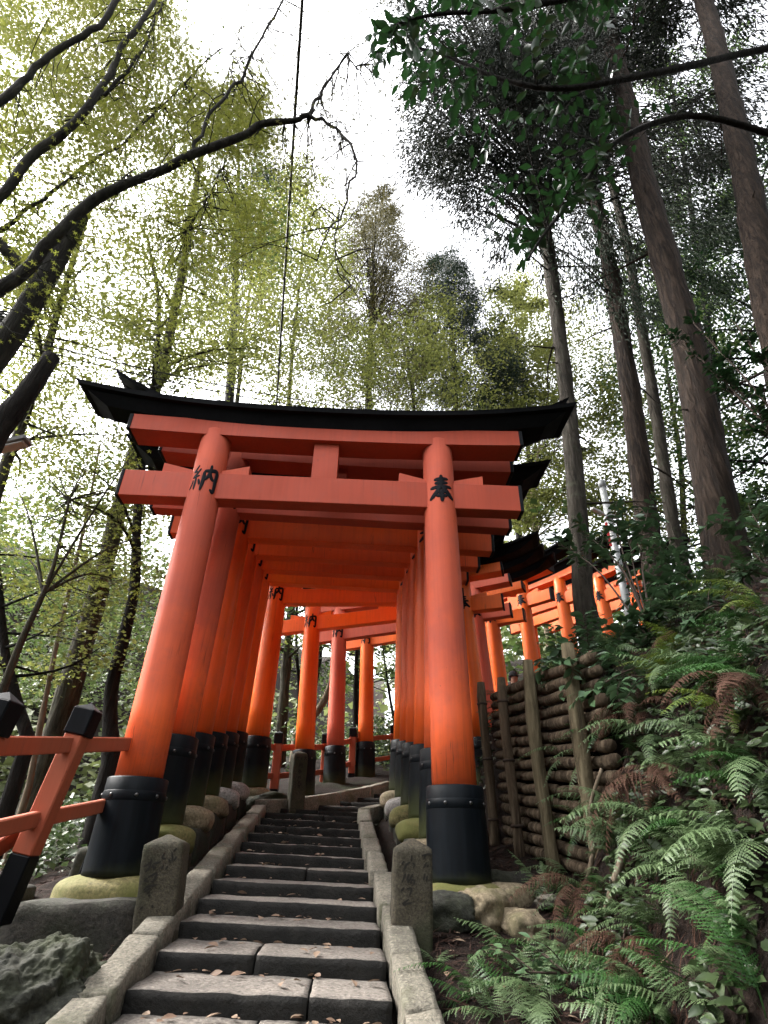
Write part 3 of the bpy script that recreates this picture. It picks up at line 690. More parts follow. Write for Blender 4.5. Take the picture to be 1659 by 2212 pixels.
# ------------------------------------------------------------------ inscribed stone posts
CARVE = {
 'left': ((365, 230), (1150, 260), (900, 2080), (60, 2200), [[(530, 570), (500, 660), (360, 750)], [(520, 650), (470, 780), (390, 870)], [(560, 690), (700, 660)], [(550, 700), (560, 770), (620, 780)], [(440, 990), (520, 950), (620, 910), (560, 1060), (490, 1100)], [(430, 1000), (380, 1060), (460, 1080)], [(620, 1170), (440, 1190), (340, 1280)], [(490, 1230), (400, 1280), (360, 1310)], [(480, 1310), (400, 1350)], [(470, 1370), (440, 1420)], [(330, 1620), (260, 1680)], [(500, 1600), (520, 1670)], [(1030, 360), (960, 450)], [(930, 430), (940, 600), (920, 670)], [(800, 450), (740, 560), (810, 600)], [(860, 600), (900, 700)], [(1020, 560), (960, 660)], [(760, 740), (700, 830)], [(840, 760), (790, 850)]]),
 'right': ((200, 220), (975, 240), (975, 2090), (140, 2090), [[(550, 370), (540, 500)], [(520, 510), (430, 580), (390, 700)], [(560, 520), (600, 560), (580, 630)], [(400, 490), (350, 570)], [(430, 740), (400, 800), (350, 930)], [(500, 740), (440, 880)], [(570, 740), (500, 880)], [(520, 860), (600, 870), (590, 960)], [(480, 830), (470, 930)], [(540, 880), (530, 940)], [(400, 1010), (330, 1090)], [(440, 1040), (540, 1030), (500, 1180)], [(490, 1230), (370, 1330), (560, 1290)], [(960, 330), (860, 340), (740, 380)], [(840, 340), (790, 440)], [(850, 500), (780, 620)], [(880, 540), (860, 600)], [(820, 720), (780, 860)], [(860, 760), (840, 880)]]),
 'far': ((200, 310), (565, 290), (530, 2080), (120, 2050), [[(240, 480), (335, 465)], [(285, 415), (290, 470)], [(270, 500), (250, 540)], [(300, 500), (310, 540)], [(500, 400), (450, 460)], [(470, 450), (520, 440)], [(490, 460), (440, 560)], [(500, 480), (530, 540)], [(400, 420), (370, 540)], [(340, 650), (335, 740), (315, 800)], [(340, 655), (400, 650), (410, 790), (385, 800)], [(345, 695), (400, 690)], [(345, 735), (400, 732)], [(340, 850), (320, 880), (380, 890)], [(370, 880), (290, 960)], [(350, 900), (410, 960)], [(370, 930), (320, 980)], [(380, 970), (320, 1010)], [(310, 1110), (380, 1100)], [(360, 1090), (380, 1200)], [(310, 1150), (350, 1140)], [(340, 1150), (330, 1190)], [(300, 1290), (380, 1270)], [(340, 1290), (310, 1350)], [(310, 1350), (310, 1400), (380, 1400), (385, 1330), (315, 1345)], [(320, 1440), (370, 1430)], [(345, 1440), (330, 1500)], [(350, 1470), (360, 1510)]])}
CUT = mat_plain('cut_stroke', (.014, .012, .009), .9)
def inscribed_post(label, base, w, d, h, rz, lean, which, seed):
    root = thing('inscribed_stone_post', label, 'stone post', base, rz, 'inscribed stone posts by the stairs'); root.rotation_euler = (lean[0], lean[1], rz)
    me = block_mesh('shaft', w, d, h + .12, (9, 8, 18), .014, .006, 8.0, seed)
    co = np.empty(len(me.vertices) * 3, np.float32); me.vertices.foreach_get('co', co); co = co.reshape(-1, 3)
    t = co[:, 2] > (h + .12) / 2 - .03; r = np.maximum(np.abs(co[:, 0]) / (w / 2), np.abs(co[:, 1]) / (d / 2))
    co[t, 2] += (1 - np.clip(r[t], 0, 1)) * w * .26
    co[:, 2] += (h - .12) / 2; me.vertices.foreach_set('co', co.ravel()); me.update()
    sh = obj('shaft', me, POST, root)
    TL, TR, BR, BL, strokes = CARVE[which]; b = MB()
    for s in strokes:
        q = []
        for (x, y) in s:
            v = (y - TL[1]) / (BL[1] - TL[1]); xl = TL[0] + (BL[0] - TL[0]) * v; xr = TR[0] + (BR[0] - TR[0]) * v; q.append(((x - xl) / (xr - xl) * w, v * h, 0))
        b = MB(); A, B = stroke_grid([(x, y) for x, y, _ in q], .042 * w, 3 * len(q) + 1); n = len(A)
        V = [(p[0] - w / 2, -d / 2 - .0095, h - p[1]) for k in range(n) for p in (A[k], B[k])]
        b.add(V, [(2 * k, 2 * k + 1, 2 * k + 3, 2 * k + 2) for k in range(n - 1)]); obj('carved_stroke', fixn(b.mesh('carved_stroke')), CUT, sh)
    return root
pl = at(334, 2003, 4.30); inscribed_post('short mossy inscribed stone post at the left edge of the stairs', (pl[0] + .02, pl[1], pl[2] - .02), .245, .22, .46, .06, (0, -.07, 0), 'left', 501)
pr_ = at(888, 2040, 4.30); inscribed_post('short dark inscribed stone post at the right edge of the stairs', (pr_[0], pr_[1], pr_[2]), .245, .2, .50, .03, (0, .03, 0), 'right', 502)
pf = at(638, 1740, 8.95); inscribed_post('slim pointed inscribed stone post at the landing by the bend', tuple(pf), .21, .2, .66, .42, (0, 0, 0), 'far', 503)

# ------------------------------------------------------------------ vermilion fences
def prism(b, P, Q, xw, yw, xdir):
    P, Q = Vector(P), Vector(Q); z = (Q - P).normalized(); x = Vector(xdir); x = (x - z * x.dot(z)).normalized(); y = z.cross(x); L = (Q - P).length
    V, F = box_vf(xw, yw, L, (0, 0, L / 2), .008); M = np.array(Matrix((x, y, z)).transposed()); b.add(V @ M.T + np.array(P), F)
def bar(name, P, Q, xw, yw, xdir, mat, parent):
    b = MB(); prism(b, P, Q, xw, yw, xdir); return obj(name, fixn(b.mesh(name)), mat, parent)
def fence(label, tops, bases, w=.125, rails=((.26, .10), (.70, .09)), capl=.20, foot=.2, brace=None, side=(1, 0, 0)):
    root = thing('vermilion_fence', label, 'fence')
    tops = [Vector(map(float, t)) for t in tops]; bases = [Vector(map(float, t)) for t in bases]
    for T, B in zip(tops, bases):
        d = (T - B).normalized(); L = (T - B).length
        p = bar('post', B + d * foot, T - d * capl, w, w, side, VERM_FENCE, root)
        bar('post_foot', B - d * .15, B + d * (foot + .002), w + .004, w + .004, side, BLACK, p)
        b = MB(); prism(b, T - d * capl, T - d * .03, w + .022, w + .022, side)
        z = d; x = Vector(side); x = (x - z * x.dot(z)).normalized(); y = z.cross(x); hw = (w + .022) / 2 - .004; c = T - d * .032
        V = [c + x * sx * hw + y * sy * hw for sx, sy in ((-1, -1), (1, -1), (1, 1), (-1, 1))] + [T + d * .012]
        b.add(V, [(0, 1, 4), (1, 2, 4), (2, 3, 4), (3, 0, 4)]); obj('post_cap', fixn(b.mesh('post_cap')), BLACK, p)
    for a in range(len(tops) - 1):
        for k, (dn, h) in enumerate(rails):
            u0 = (tops[a] - bases[a]).normalized(); u1 = (tops[a + 1] - bases[a + 1]).normalized()
            P = tops[a] - u0 * dn; Q = tops[a + 1] - u1 * dn; e = (Q - P).normalized(); n = e.cross(Vector((0, 0, 1))).normalized()
            off = n * .012 * (1 if a % 2 else -1)
            b = MB(); prism(b, P + off, Q + off, .055, h, n); obj('rail', fixn(b.mesh('rail')), VERM_FENCE, root)
    if brace is not None: bar('brace', brace[0], brace[1], .05, .12, side, VERM_FENCE, root)
    return root
tops, bases = [], []
for k in range(-1, 7):
    Y = 4.07 + k * 1.0; x = -2.0 - .045 * (Y - 4.07) + (.10 if k == 1 else -.12 if k > 1 else 0); z = .90 + .17 * (Y - 4.07)
    ln = .2 if k < 2 else .05
    tops.append((x, Y, z)); bases.append((x - ln, Y + (.02 if k < 1 else 0), z - 1.08))
fence('vermilion rail fence with black capped leaning posts along the left drop', tops, bases, brace=((-2.75, 3.75, -.42), (-2.17, 4.15, .22)))
rl = [at(520, 1606, 9.75), at(601, 1614, 10.4), at(703, 1613, 11.9), at(762, 1598, 12.7), at(850, 1590, 13.9), at(960, 1560, 15.2)]
fence('vermilion rail fence with black capped posts round the outside of the bend', [p + np.array([0, 0, .25]) for p in rl], [p - np.array([0, 0, .85]) for p in rl], w=.13)

# ------------------------------------------------------------------ log retaining wall
wall = thing('log_retaining_wall', 'retaining wall of stacked round logs held by upright posts, right of the gates', 'retaining wall')
def wall_p(t): return WALL_A + (WALL_B - WALL_A) * t
WT = [1.0, .70, .38, .02, -.05]
def w_top(t): return 1.44 + .30 * t
def w_bot(t): return .02 + .30 * t - .18
for i, t in enumerate(WT[:4]):
    p = wall_p(t); zt = w_top(t) + (.10, .05, .10, .08, .1)[i]; zb = w_bot(t) - .1
    n = 12; zz = np.linspace(zb, zt, n); P = np.stack([np.full(n, p[0] - .13) + .012 * np.sin(zz * 3 + i), np.full(n, p[1]), zz], -1)
    R = np.full(n, (.055, .05, .058, .06, .06)[i]) * (1 + .04 * np.sin(zz * 9 + i * 2)); R[-1] *= .82
    po = obj('post', tube_mesh('post', P, R, 12, wob=.12, seed=i), LOGP if i >= 2 else LOGW, wall)
    if i < 2:                                  # wire-tied bands round the two far posts
        for zq in np.linspace(zb + .35, zt - .25, 3):
            b = MB(); b.add(*lathe_vf([(.056, -.012, 0, 0), (.062, -.005, 0, 0), (.062, .005, 0, 0), (.056, .012, 0, 0)], 12)); o = obj('binding', b.mesh('binding', True), TWIG, po); o.location = (p[0] - .13 + .012 * math.sin(zq * 3 + i), p[1], zq)
for a in range(len(WT) - 1):
    t0, t1 = WT[a], WT[a + 1]; p, q = wall_p(t0), wall_p(t1); nl = 15
    for j in range(nl):
        f = (j + .45) / nl; ja = random.uniform(-.012, .012)
        A = np.array([p[0], p[1] + .03, w_bot(t0) + (w_top(t0) - w_bot(t0)) * f + ja]); B = np.array([q[0], q[1] - .03, w_bot(t1) + (w_top(t1) - w_bot(t1)) * f - ja])
        n = 7; P = A + (B - A) * np.linspace(0, 1, n)[:, None]; P[:, 2] += .004 * np.sin(np.linspace(0, 6, n) + j); P[:, 0] += random.uniform(-.015, .015)
        r = random.uniform(.042, .051); R = r * (1 + .03 * np.sin(np.linspace(0, 5, n) + 2 * j)); R = R.copy(); R[0] *= .85; R[-1] *= .85
        obj('log', tube_mesh('log', P, R, 10, wob=.03, seed=a * 20 + j), LOGW, wall)

# ------------------------------------------------------------------ leaves: templates and builders
def tmpl_star():
    V = [(0, -.35, 0)]; F = []
    for a, l in ((-115, .62), (-58, .92), (0, 1.0), (58, .92), (115, .62)):
        a = math.radians(a); o = len(V)
        for da, rr, z in ((-.55, .30, 0), (0, l, -.14), (.55, .30, 0)): V.append((rr * math.sin(a + da), rr * math.cos(a + da), z))
        F.append((o, o + 1, o + 2, o + 2)); 
    V = np.array(V); return V, np.array([(f[0], f[1], f[2]) for f in F] + [(1, 6, 9), (3, 4, 7), (10, 12, 13)])
def tmpl_ellipse(w=.24):
    V = np.array([(0, 0, 0), (w * .75, .25, .05), (w, .52, .06), (w * .6, .8, .02), (0, 1.05, -.08), (-w * .6, .8, .02), (-w, .52, .06), (-w * .75, .25, .05), (0, .5, -.02)])
    F = np.array([(0, 1, 2), (0, 2, 8), (8, 2, 3), (8, 3, 4), (8, 4, 5), (8, 5, 6), (0, 8, 6), (0, 6, 7)]); return V, F
def tmpl_diamond(w=.4): return np.array([(0, -.5, 0), (w, 0, .08), (0, .5, -.05), (-w, 0, .08)]), np.array([(0, 1, 2), (0, 2, 3)])
def tmpl_needle(w=.05): return np.array([(-w, 0, 0), (w, 0, 0), (0, 1, -.1)]), np.array([(0, 1, 2)])
def tmpl_sprig(w=.075): return np.array([(0, 0, 0), (w, .4, .05), (0, 1, -.12), (-w, .4, .05)]), np.array([(0, 1, 2), (0, 2, 3)])
STAR, ELL, DIA, NEED, SPRIG = tmpl_star(), tmpl_ellipse(), tmpl_diamond(), tmpl_needle(), tmpl_sprig()
def leaves_vf(C, U, Nn, size, T):
    U = unit(U); Nn = unit(Nn - U * (Nn * U).sum(-1, keepdims=True)); S = np.cross(U, Nn); tv, tf = T
    V = C[:, None] + size[:, None, None] * (tv[None, :, 0:1] * S[:, None] + tv[None, :, 1:2] * U[:, None] + tv[None, :, 2:3] * Nn[:, None])
    F = tf[None] + (np.arange(len(C)) * len(tv))[:, None, None]
    return V.reshape(-1, 3), F.reshape(-1, tf.shape[1])
def leaves_mesh(name, C, U, Nn, size, T):
    V, F = leaves_vf(C, U, Nn, size, T); return mesh_np(name, V, F)
class Acc:
    """limbs of one tree in one mesh"""
    def __init__(s): s.V = []; s.F = []; s.n = 0
    def tube(s, P, R, n=7, wob=0.0, seed=0):
        V, F = tube_vf(P, R, n, caps=False, wob=wob, seed=seed); s.V.append(V); s.F.append(F + s.n); s.n += len(V)
    def mesh(s, name): return mesh_np(name, np.vstack(s.V), np.vstack(s.F), True)
def pxpath(pts, Y, n=24):
    """pts: (px, py[, Y]) directions of view, each at its own forward distance"""
    return smooth_path([at(p[0], p[1], p[2] if len(p) > 2 else Y) for p in pts], n)
def branch_sys(acc, P, R, t0, t1, nb, Lf, el, droop, r, sub=5, az=None, azs=PI, rscale=.4):
    """branches off the trunk path P between t0 and t1; returns the points along the outer twigs and their directions"""
    pts, dirs = [], []
    n = len(P)
    for b in range(nb):
        t = t0 + (t1 - t0) * (b + r.random()) / nb; i = min(int(t * (n - 1)), n - 2); o = P[i] + (P[i + 1] - P[i]) * (t * (n - 1) - i)
        a = (az if az is not None else 0) + r.uniform(-azs, azs); e = el + r.normal(0, .2); L = Lf((t - t0) / (t1 - t0)) * r.uniform(.7, 1.2)
        d = np.array([math.cos(a) * math.cos(e), math.sin(a) * math.cos(e), math.sin(e)])
        s = np.linspace(0, 1, 7)[:, None]; Q = o + d * L * s + np.array([0, 0, -droop * L]) * s ** 2 + r.normal(0, .05 * L, 3) * np.sin(s * 4)
        r0 = R[i] * rscale; acc.tube(Q, np.linspace(r0, max(.004, r0 * .12), 7), 5)
        for k in range(sub):
            u = r.uniform(.3, 1.0); j = min(int(u * 6), 5); q = Q[j] + (Q[j + 1] - Q[j]) * (u * 6 - j)
            dd = unit(d + r.normal(0, .6, 3) * np.array([1, 1, .5])); l = L * r.uniform(.18, .4); W = q + dd * l * np.linspace(0, 1, 4)[:, None] + np.array([0, 0, -droop * l * .6]) * np.linspace(0, 1, 4)[:, None] ** 2
            acc.tube(W, np.linspace(max(.004, r0 * .22), .003, 4), 4)
            for f in (.35, .6, .8, 1.0): pts.append(q + (W[-1] - q) * f); dirs.append(dd)
        for f in (.55, .75, .9, 1.0): pts.append(Q[int(f * 6)]); dirs.append(d)
    return np.array(pts), np.array(dirs)
def broad_leaves(pts, n, sig, size, r, flat=.45, tilt=.55):
    i = r.integers(0, len(pts), n); C = pts[i] + r.normal(0, 1, (n, 3)) * np.array([sig, sig, sig * flat])
    a = r.uniform(0, 2 * PI, n); U = np.stack([np.cos(a), np.sin(a), r.normal(-.15, .3, n)], -1); Nn = np.stack([r.normal(0, tilt, n), r.normal(0, tilt, n), np.ones(n)], -1)
    return C, U, Nn, size * r.uniform(.65, 1.25, n)
def needle_sprays(pts, dirs, n, sig, L, r, droop=.6):
    i = r.integers(0, len(pts), n); C = pts[i] + r.normal(0, sig, (n, 3))
    U = unit(dirs[i] * .7 + r.normal(0, .45, (n, 3)) + np.array([0, 0, -droop])); Nn = r.normal(0, 1, (n, 3)) + np.array([0, 0, .6])
    return C, U, Nn, L * r.uniform(.6, 1.3, n)
def tree(name, label, P, R, bark, acc=None, crown=None, cmat=None, tmpl=DIA, group=None, nseg=14, wob=.10, cat='tree', seed=0, ridge=0.0):
    base = P[0]; root = thing(name, label, cat, tuple(map(float, base)), 0, group)
    def loc(o): o.location = tuple(-float(v) for v in base); return o
    V, F = tube_vf(P, R, nseg, caps=False, wob=wob, seed=seed, ridge=ridge)
    A = Acc(); A.V.append(V); A.F.append(F); A.n = len(V)
    loc(obj('trunk', A.mesh('trunk'), bark, root))
    if acc is not None and acc.n: loc(obj('limbs', acc.mesh('limbs'), bark, root))
    if crown is not None:
        for cr, m, t in (crown if isinstance(crown, list) else [(crown, cmat, tmpl)]):
            loc(obj('crown', leaves_mesh('crown', *cr, t), m, root))
    return root
def radii(r0, r1, n, flare=0.0):
    t = np.linspace(0, 1, n); return r0 + (r1 - r0) * t + flare * r0 * np.exp(-t * n * .55)

def inpoly(x, y, poly):
    c = np.zeros(len(x), bool); j = len(poly) - 1
    for i in range(len(poly)):
        (xi, yi), (xj, yj) = poly[i], poly[j]; c ^= ((yi > y) != (yj > y)) & (x < (xj - xi) * (y - yi) / (yj - yi + 1e-9) + xi); j = i
    return c
def px_points(poly, n, z0, z1, r, byY=False):
    xs, ys = zip(*poly); out = []
    while len(out) < n:
        x = r.uniform(min(xs), max(xs), 400); y = r.uniform(min(ys), max(ys), 400); k = inpoly(x, y, poly)
        out += [(at if byY else atz)(a, b, r.uniform(z0, z1)) for a, b in zip(x[k], y[k])]
    return np.array(out[:n])
def sprays(centres, limbs, acc, r, spread, nper, size, flat=.25, twig=True, tw=.006):
    C = []
    for c in centres:
        if twig:
            d = np.linalg.norm(limbs - c, axis=1); p = limbs[int(np.argmin(d))]
            if np.linalg.norm(p - c) < 1.4 and r.random() < .85: acc.tube(smooth_path([p, (p + c) / 2 + r.normal(0, .1, 3), c], 5), np.linspace(tw * 1.6, tw * .5, 5), 4)
        m = int(nper * r.uniform(.5, 1.5)); C.append(c + r.normal(0, 1, (m, 3)) * np.array([spread, spread, spread * flat]))
    C = np.vstack(C); n = len(C); a = r.uniform(0, 2 * PI, n)
    return C, np.stack([np.cos(a), np.sin(a), r.normal(-.25, .25, n)], -1), np.stack([r.normal(0, .45, n), r.normal(0, .45, n), np.ones(n)], -1), size * r.uniform(.7, 1.2, n)
def needle_fill(poly, ns, z0, z1, per, sz, limbs, acc, r):
    """drooping needle clumps through a part of the crown, each on its own branchlet"""
    C = []; D = []
    for c in px_points(poly, ns, z0, z1, r):
        p = limbs[int(np.argmin(np.abs(limbs[:, 2] - (c[2] + r.uniform(.2, 1.7)))))]; Q = smooth_path([p, (p + c) / 2 + np.array([0, 0, .25]), c], 6); acc.tube(Q, np.linspace(.022, .006, 6), 4)
        m = int(per * r.uniform(.6, 1.4)); k = 1 - np.abs(r.normal(0, .16, m)); q = p + (c - p) * k[:, None] + r.normal(0, 1, (m, 3)) * np.array([.26, .26, .2]); C.append(q); D.append(np.repeat(unit(c - p)[None], m, 0))
    C = np.vstack(C); D = np.vstack(D); n = len(C)
    return C, unit(D * .45 + r.normal(0, .28, (n, 3)) + np.array([0, 0, -1.0])), r.normal(0, 1, (n, 3)) + np.array([0, 0, .5]), sz * r.uniform(.6, 1.3, n)
# ------------------------------------------------------------------ tall cedars on the right
def cedar(label, pts, Y, r0, r1, bark, top_extra=6.0, nb=26, t0=.55, L=2.2, nn=9000, seed=1, stubs=10, flare=.35, cm=None, down=1.5, group='tall cedars above the right bank', needle=.24, fill=()):
    r = np.random.default_rng(seed); P = pxpath(pts, Y, 30); d = unit(P[-1] - P[-5]); b0 = P[0].copy(); b0[2] = gz(b0[0], b0[1]) - .3
    vis = P; P = np.vstack([b0, P, P[-1] + d * top_extra * np.linspace(.2, 1, 6)[:, None]]); n = len(P)
    s = np.concatenate([[0], np.cumsum(np.linalg.norm(np.diff(P, axis=0), axis=1))]); tt = s / s[-1]; Lv = s[len(vis)]
    R = np.where(s <= Lv, r0 + (r1 - r0) * s / Lv, r1 * (1 - (s - Lv) / (s[-1] - Lv + 1e-6) * .9)); R = R * (1 + flare * np.exp(-s / .5))
    P2 = np.array([np.interp(np.linspace(0, 1, 110), tt, P[:, k]) for k in range(3)]).T; R2 = np.interp(np.linspace(0, 1, 110), tt, R)
    R2 = R2 * .76; acc = Acc()
    pts_, dirs_ = branch_sys(acc, P2, R2, t0, .99, nb, lambda t: L * (1.05 - .75 * t), -.1, .35, r, 5, rscale=.22)
    for k in range(stubs):                       # dead branch stubs low on the stem
        t = r.uniform(.12, t0); i = int(t * 109); a = r.uniform(0, 2 * PI); l = r.uniform(.15, .5) if r.random() < .6 else r.uniform(.8, 2.0)
        dd = np.array([math.cos(a), math.sin(a), r.uniform(-.25, .35)]); s_ = np.linspace(0, 1, 6)[:, None]
        Q = P2[i] + dd * l * s_ + np.array([0, 0, -.15 * l]) * s_ ** 2 + r.normal(0, .03 * l, 3) * np.sin(5 * s_); acc.tube(Q, np.linspace(.028, .006, 6), 5)
    cr = needle_sprays(pts_, dirs_, nn, .2, needle, r); extra_cr = []
    for (poly, ns, z0, z1, per, sz, m_) in fill: extra_cr.append((needle_fill(poly, ns, z0, z1, per, sz, P2, acc, r), m_))
    return tree('cedar_tree', label, P2, R2, bark, acc, [(cr, cm or L_CEDAR_D, SPRIG)] + [(x, m_, SPRIG) for x, m_ in extra_cr], group=group, wob=.09, seed=seed, nseg=44, ridge=.07)
cedar('thick dark cedar trunk with buttressed foot at the right of the bank', [(1578, 1240), (1540, 1050), (1497, 800), (1448, 600), (1400, 430), (1340, 180), (1298, 0)], 6.1, .30, .27, CEDAR, 5, 26, .72, 2.6, 9000, 11)
cedar('cedar trunk running out of the top right corner', [(1740, 1000), (1659, 640), (1600, 330), (1545, 90), (1518, 0)], 5.2, .27, .24, CEDAR, 6, 22, .75, 2.6, 8000, 12)
cedar('straight reddish cedar trunk in the middle of the right group', [(1402, 1165), (1362, 850), (1312, 550), (1280, 400), (1255, 200), (1240, 60)], 9.0, .27, .21, CEDAR, 5, 30, .60, 2.8, 12000, 13, fill=[([(1300, -40), (1660, -40), (1660, 330), (1480, 430), (1330, 330)], 70, 13, 19, 200, .20, L_CEDAR_D), ([(1080, 480), (1330, 460), (1480, 600), (1420, 720), (1200, 640)], 44, 11, 16, 140, .18, L_CEDAR)])
cedar('pale grey slimmer cedar trunk between the two dark trunks', [(1458, 1165), (1402, 800), (1352, 520), (1318, 380), (1285, 200)], 10.0, .175, .15, CEDAR_G, 6, 26, .66, 2.6, 9000, 14, fill=[([(1380, 330), (1660, 330), (1660, 700), (1480, 700)], 40, 13, 19, 190, .20, L_CEDAR)])
cedar('grey brown cedar trunk nearest the gate roof, standing before the far gates', [(1262, 1300), (1234, 950), (1198, 640), (1168, 440), (1130, 230), (1105, 90)], 8.1, .205, .17, CEDAR_G, 4, 44, .52, 2.9, 14000, 15, fill=[([(835, 190), (900, 90), (1000, 40), (1320, -40), (1320, 420), (1130, 470), (1000, 470), (960, 430), (850, 390)], 190, 10.5, 14.5, 280, .17, L_CEDAR_D), ([(800, -60), (1000, -60), (1000, 60), (860, 60)], 25, 11, 15, 220, .17, L_CEDAR_D)])

# ------------------------------------------------------------------ left and middle trees
def broadtree(label, pts, Y, r0, r1, bark, nb, t0, Lf, el, nl, size, mat, seed, name='broadleaf_tree', sub=6, sig=.22, ext=0, group='spring trees beyond the gates', tmpl=DIA, droop=.1, nseg=20, azs=PI, az=None, t1=1.0, wob=.14, flat=.4, fill=()):
    r = np.random.default_rng(seed); P = pxpath(pts, Y, 34)
    if ext: P = np.vstack([P, P[-1] + unit(P[-1] - P[-4]) * ext * np.linspace(.15, 1, 6)[:, None]])
    b0 = P[0].copy(); b0[2] = min(gz(b0[0], b0[1]), b0[2]) - .25; P = np.vstack([b0, P]); n = len(P); R = radii(r0 * .72, r1 * .72, n, .25)
    acc = Acc(); pt, dr = branch_sys(acc, P, R, t0, t1, nb, Lf, el, droop, r, sub, az, azs)
    cr = broad_leaves(pt, nl, sig, size, r, flat) if nl else None
    crs = ([(cr, mat, tmpl)] if nl else []) + [(sprays(px_points(pg, ns, z0, z1, r), np.vstack([P, pt]), acc, r, spd, per, sz, .45), m_, tmpl) for (pg, ns, z0, z1, per, spd, sz, m_) in fill]
    return tree(name, label, P, R, bark, acc, crs, mat, tmpl, group, nseg, wob, seed=seed, ridge=.06)
def conifer(label, pts, Y, r0, L, nn, mat, seed, ext=0, nb=60, t0=.25, needle=.2, group='conifers beyond the gates', bark=None, el=.05, sig=.14, fill=()):
    r = np.random.default_rng(seed); P = pxpath(pts, Y, 30)
    if ext: P = np.vstack([P, P[-1] + unit(P[-1] - P[-4]) * ext * np.linspace(.15, 1, 6)[:, None]])
    b0 = P[0].copy(); b0[2] = min(gz(b0[0], b0[1]), b0[2]) - .25; P = np.vstack([b0, P]); R = radii(r0, .02, len(P), .2)
    acc = Acc(); pt, dr = branch_sys(acc, P, R, t0, 1.0, nb, lambda t: L * (1.0 - .8 * t ** 1.3) + .2, el, .25, r, 7, rscale=.25)
    return tree('conifer_tree', label, P, R, bark or BARK_D, acc, [(needle_sprays(pt, dr, nn, sig, needle, r, .25), mat, SPRIG)] + [(needle_fill(*f, P, acc, r), mat, SPRIG) for f in fill], group=group, seed=seed)

broadtree('stout grey trunk rising behind the left fence post', [(70, 1760), (150, 1490), (214, 1270), (250, 1130), (288, 985), (345, 810), (384, 640), (410, 480), (436, 330)], 9.0, .27, .10, BARK, 26, .5, lambda t: 2.2 * (1.1 - .6 * t), .5, 7000, .075, L_SPRING, 21, sub=7, fill=[([(-40, -60), (360, -60), (400, 110), (560, 260), (620, 560), (330, 640), (-40, 640)], 150, 13, 20, 70, .36, .09, L_MID), ([(0, 620), (420, 600), (420, 800), (200, 820), (140, 960), (0, 960)], 170, 10, 16, 60, .34, .075, L_SPRING), ([(0, 960), (250, 960), (330, 1100), (330, 1500), (100, 1520), (0, 1500)], 230, 11, 18, 70, .38, .08, L_MID)])
broadtree('crooked dark trunk with a burr left of the front gate', [(240, 1650), (240, 1500), (262, 1400), (290, 1275), (296, 1130), (312, 950), (336, 800), (342, 650), (318, 510)], 8.0, .145, .05, BARK_D, 16, .45, lambda t: 1.5, .5, 2600, .07, L_SPRING, 22)
broadtree('thin leaning brown stem behind the left fence', [(62, 1700), (110, 1450), (150, 1270), (186, 1120), (216, 960)], 8.4, .06, .025, BARK_P, 12, .5, lambda t: 1.3, .4, 2600, .07, L_SPRING, 23)
broadtree('slender grey trunk with sprouting leaves at the far left', [(-60, 1250), (10, 1010), (50, 911), (102, 754), (125, 672), (165, 540), (205, 420)], 7.0, .13, .06, BARK, 22, .2, lambda t: 1.6, .35, 4200, .065, L_SPRING, 24)
broadtree('dark bending trunk at the left edge behind the fence', [(62, 1600), (40, 1530), (14, 1430), (0, 1300), (-12, 1150)], 7.6, .115, .06, BARK_D, 14, .3, lambda t: 1.5, .3, 3000, .07, L_SPRING, 25)
broadtree('slim yellow green tree right of the hanging cable', [(618, 960), (632, 760), (648, 600), (660, 450), (668, 380)], 15.0, .11, .03, BARK, 44, .2, lambda t: 2.3 * (1 - .5 * t), .5, 7000, .085, L_SPRING, 26, fill=[([(600, 400), (720, 420), (760, 640), (740, 880), (590, 880), (580, 640)], 110, 15, 21, 75, .34, .085, L_SPRING)])
broadtree('twin stemmed yellow green tree left of the hanging cable', [(500, 960), (520, 800), (540, 620), (560, 480), (575, 420)], 14.0, .10, .03, BARK, 40, .2, lambda t: 2.2 * (1 - .5 * t), .5, 6500, .08, L_SPRING, 27, fill=[([(380, 620), (600, 600), (620, 880), (430, 830), (330, 760)], 110, 14, 20, 75, .34, .085, L_SPRING)])
conifer('golden green conifer with a rounded top in the middle', [(792, 980), (800, 760), (806, 560), (815, 425)], 18.0, .16, 3.0, 24000, L_GOLD, 28, nb=90, needle=.22, sig=.25, fill=[([(815, 408), (870, 440), (935, 560), (945, 720), (900, 860), (720, 870), (700, 700), (725, 560), (775, 440)], 160, 21, 26, 160, .18)])
conifer('smaller dark conifer with a pointed top right of the golden one', [(985, 980), (982, 800), (972, 660), (962, 560)], 21.0, .16, 3.0, 22000, L_CEDAR, 29, nb=90, needle=.24, sig=.25, fill=[([(965, 545), (1010, 640), (1065, 740), (1070, 880), (890, 890), (890, 760), (925, 650)], 120, 25, 30, 150, .21)])
conifer('tall dark conifer behind the maple branches', [(490, 950), (505, 700), (512, 480), (516, 330), (518, 210)], 19.0, .22, 3.6, 22000, L_CEDAR, 30, nb=90, needle=.26, sig=.28, fill=[([(516, 190), (600, 310), (645, 430), (650, 640), (590, 760), (430, 740), (400, 520), (450, 330)], 60, 20, 26, 100, .22)])
broadtree('yellow green tree over the right part of the front roof', [(900, 980), (890, 840), (870, 740), (860, 660)], 13.5, .08, .02, BARK, 34, .15, lambda t: 1.9, .4, 6000, .08, L_SPRING, 31, fill=[([(700, 700), (960, 690), (1060, 800), (1040, 900), (700, 890)], 95, 14, 19, 60, .34, .08, L_SPRING)])
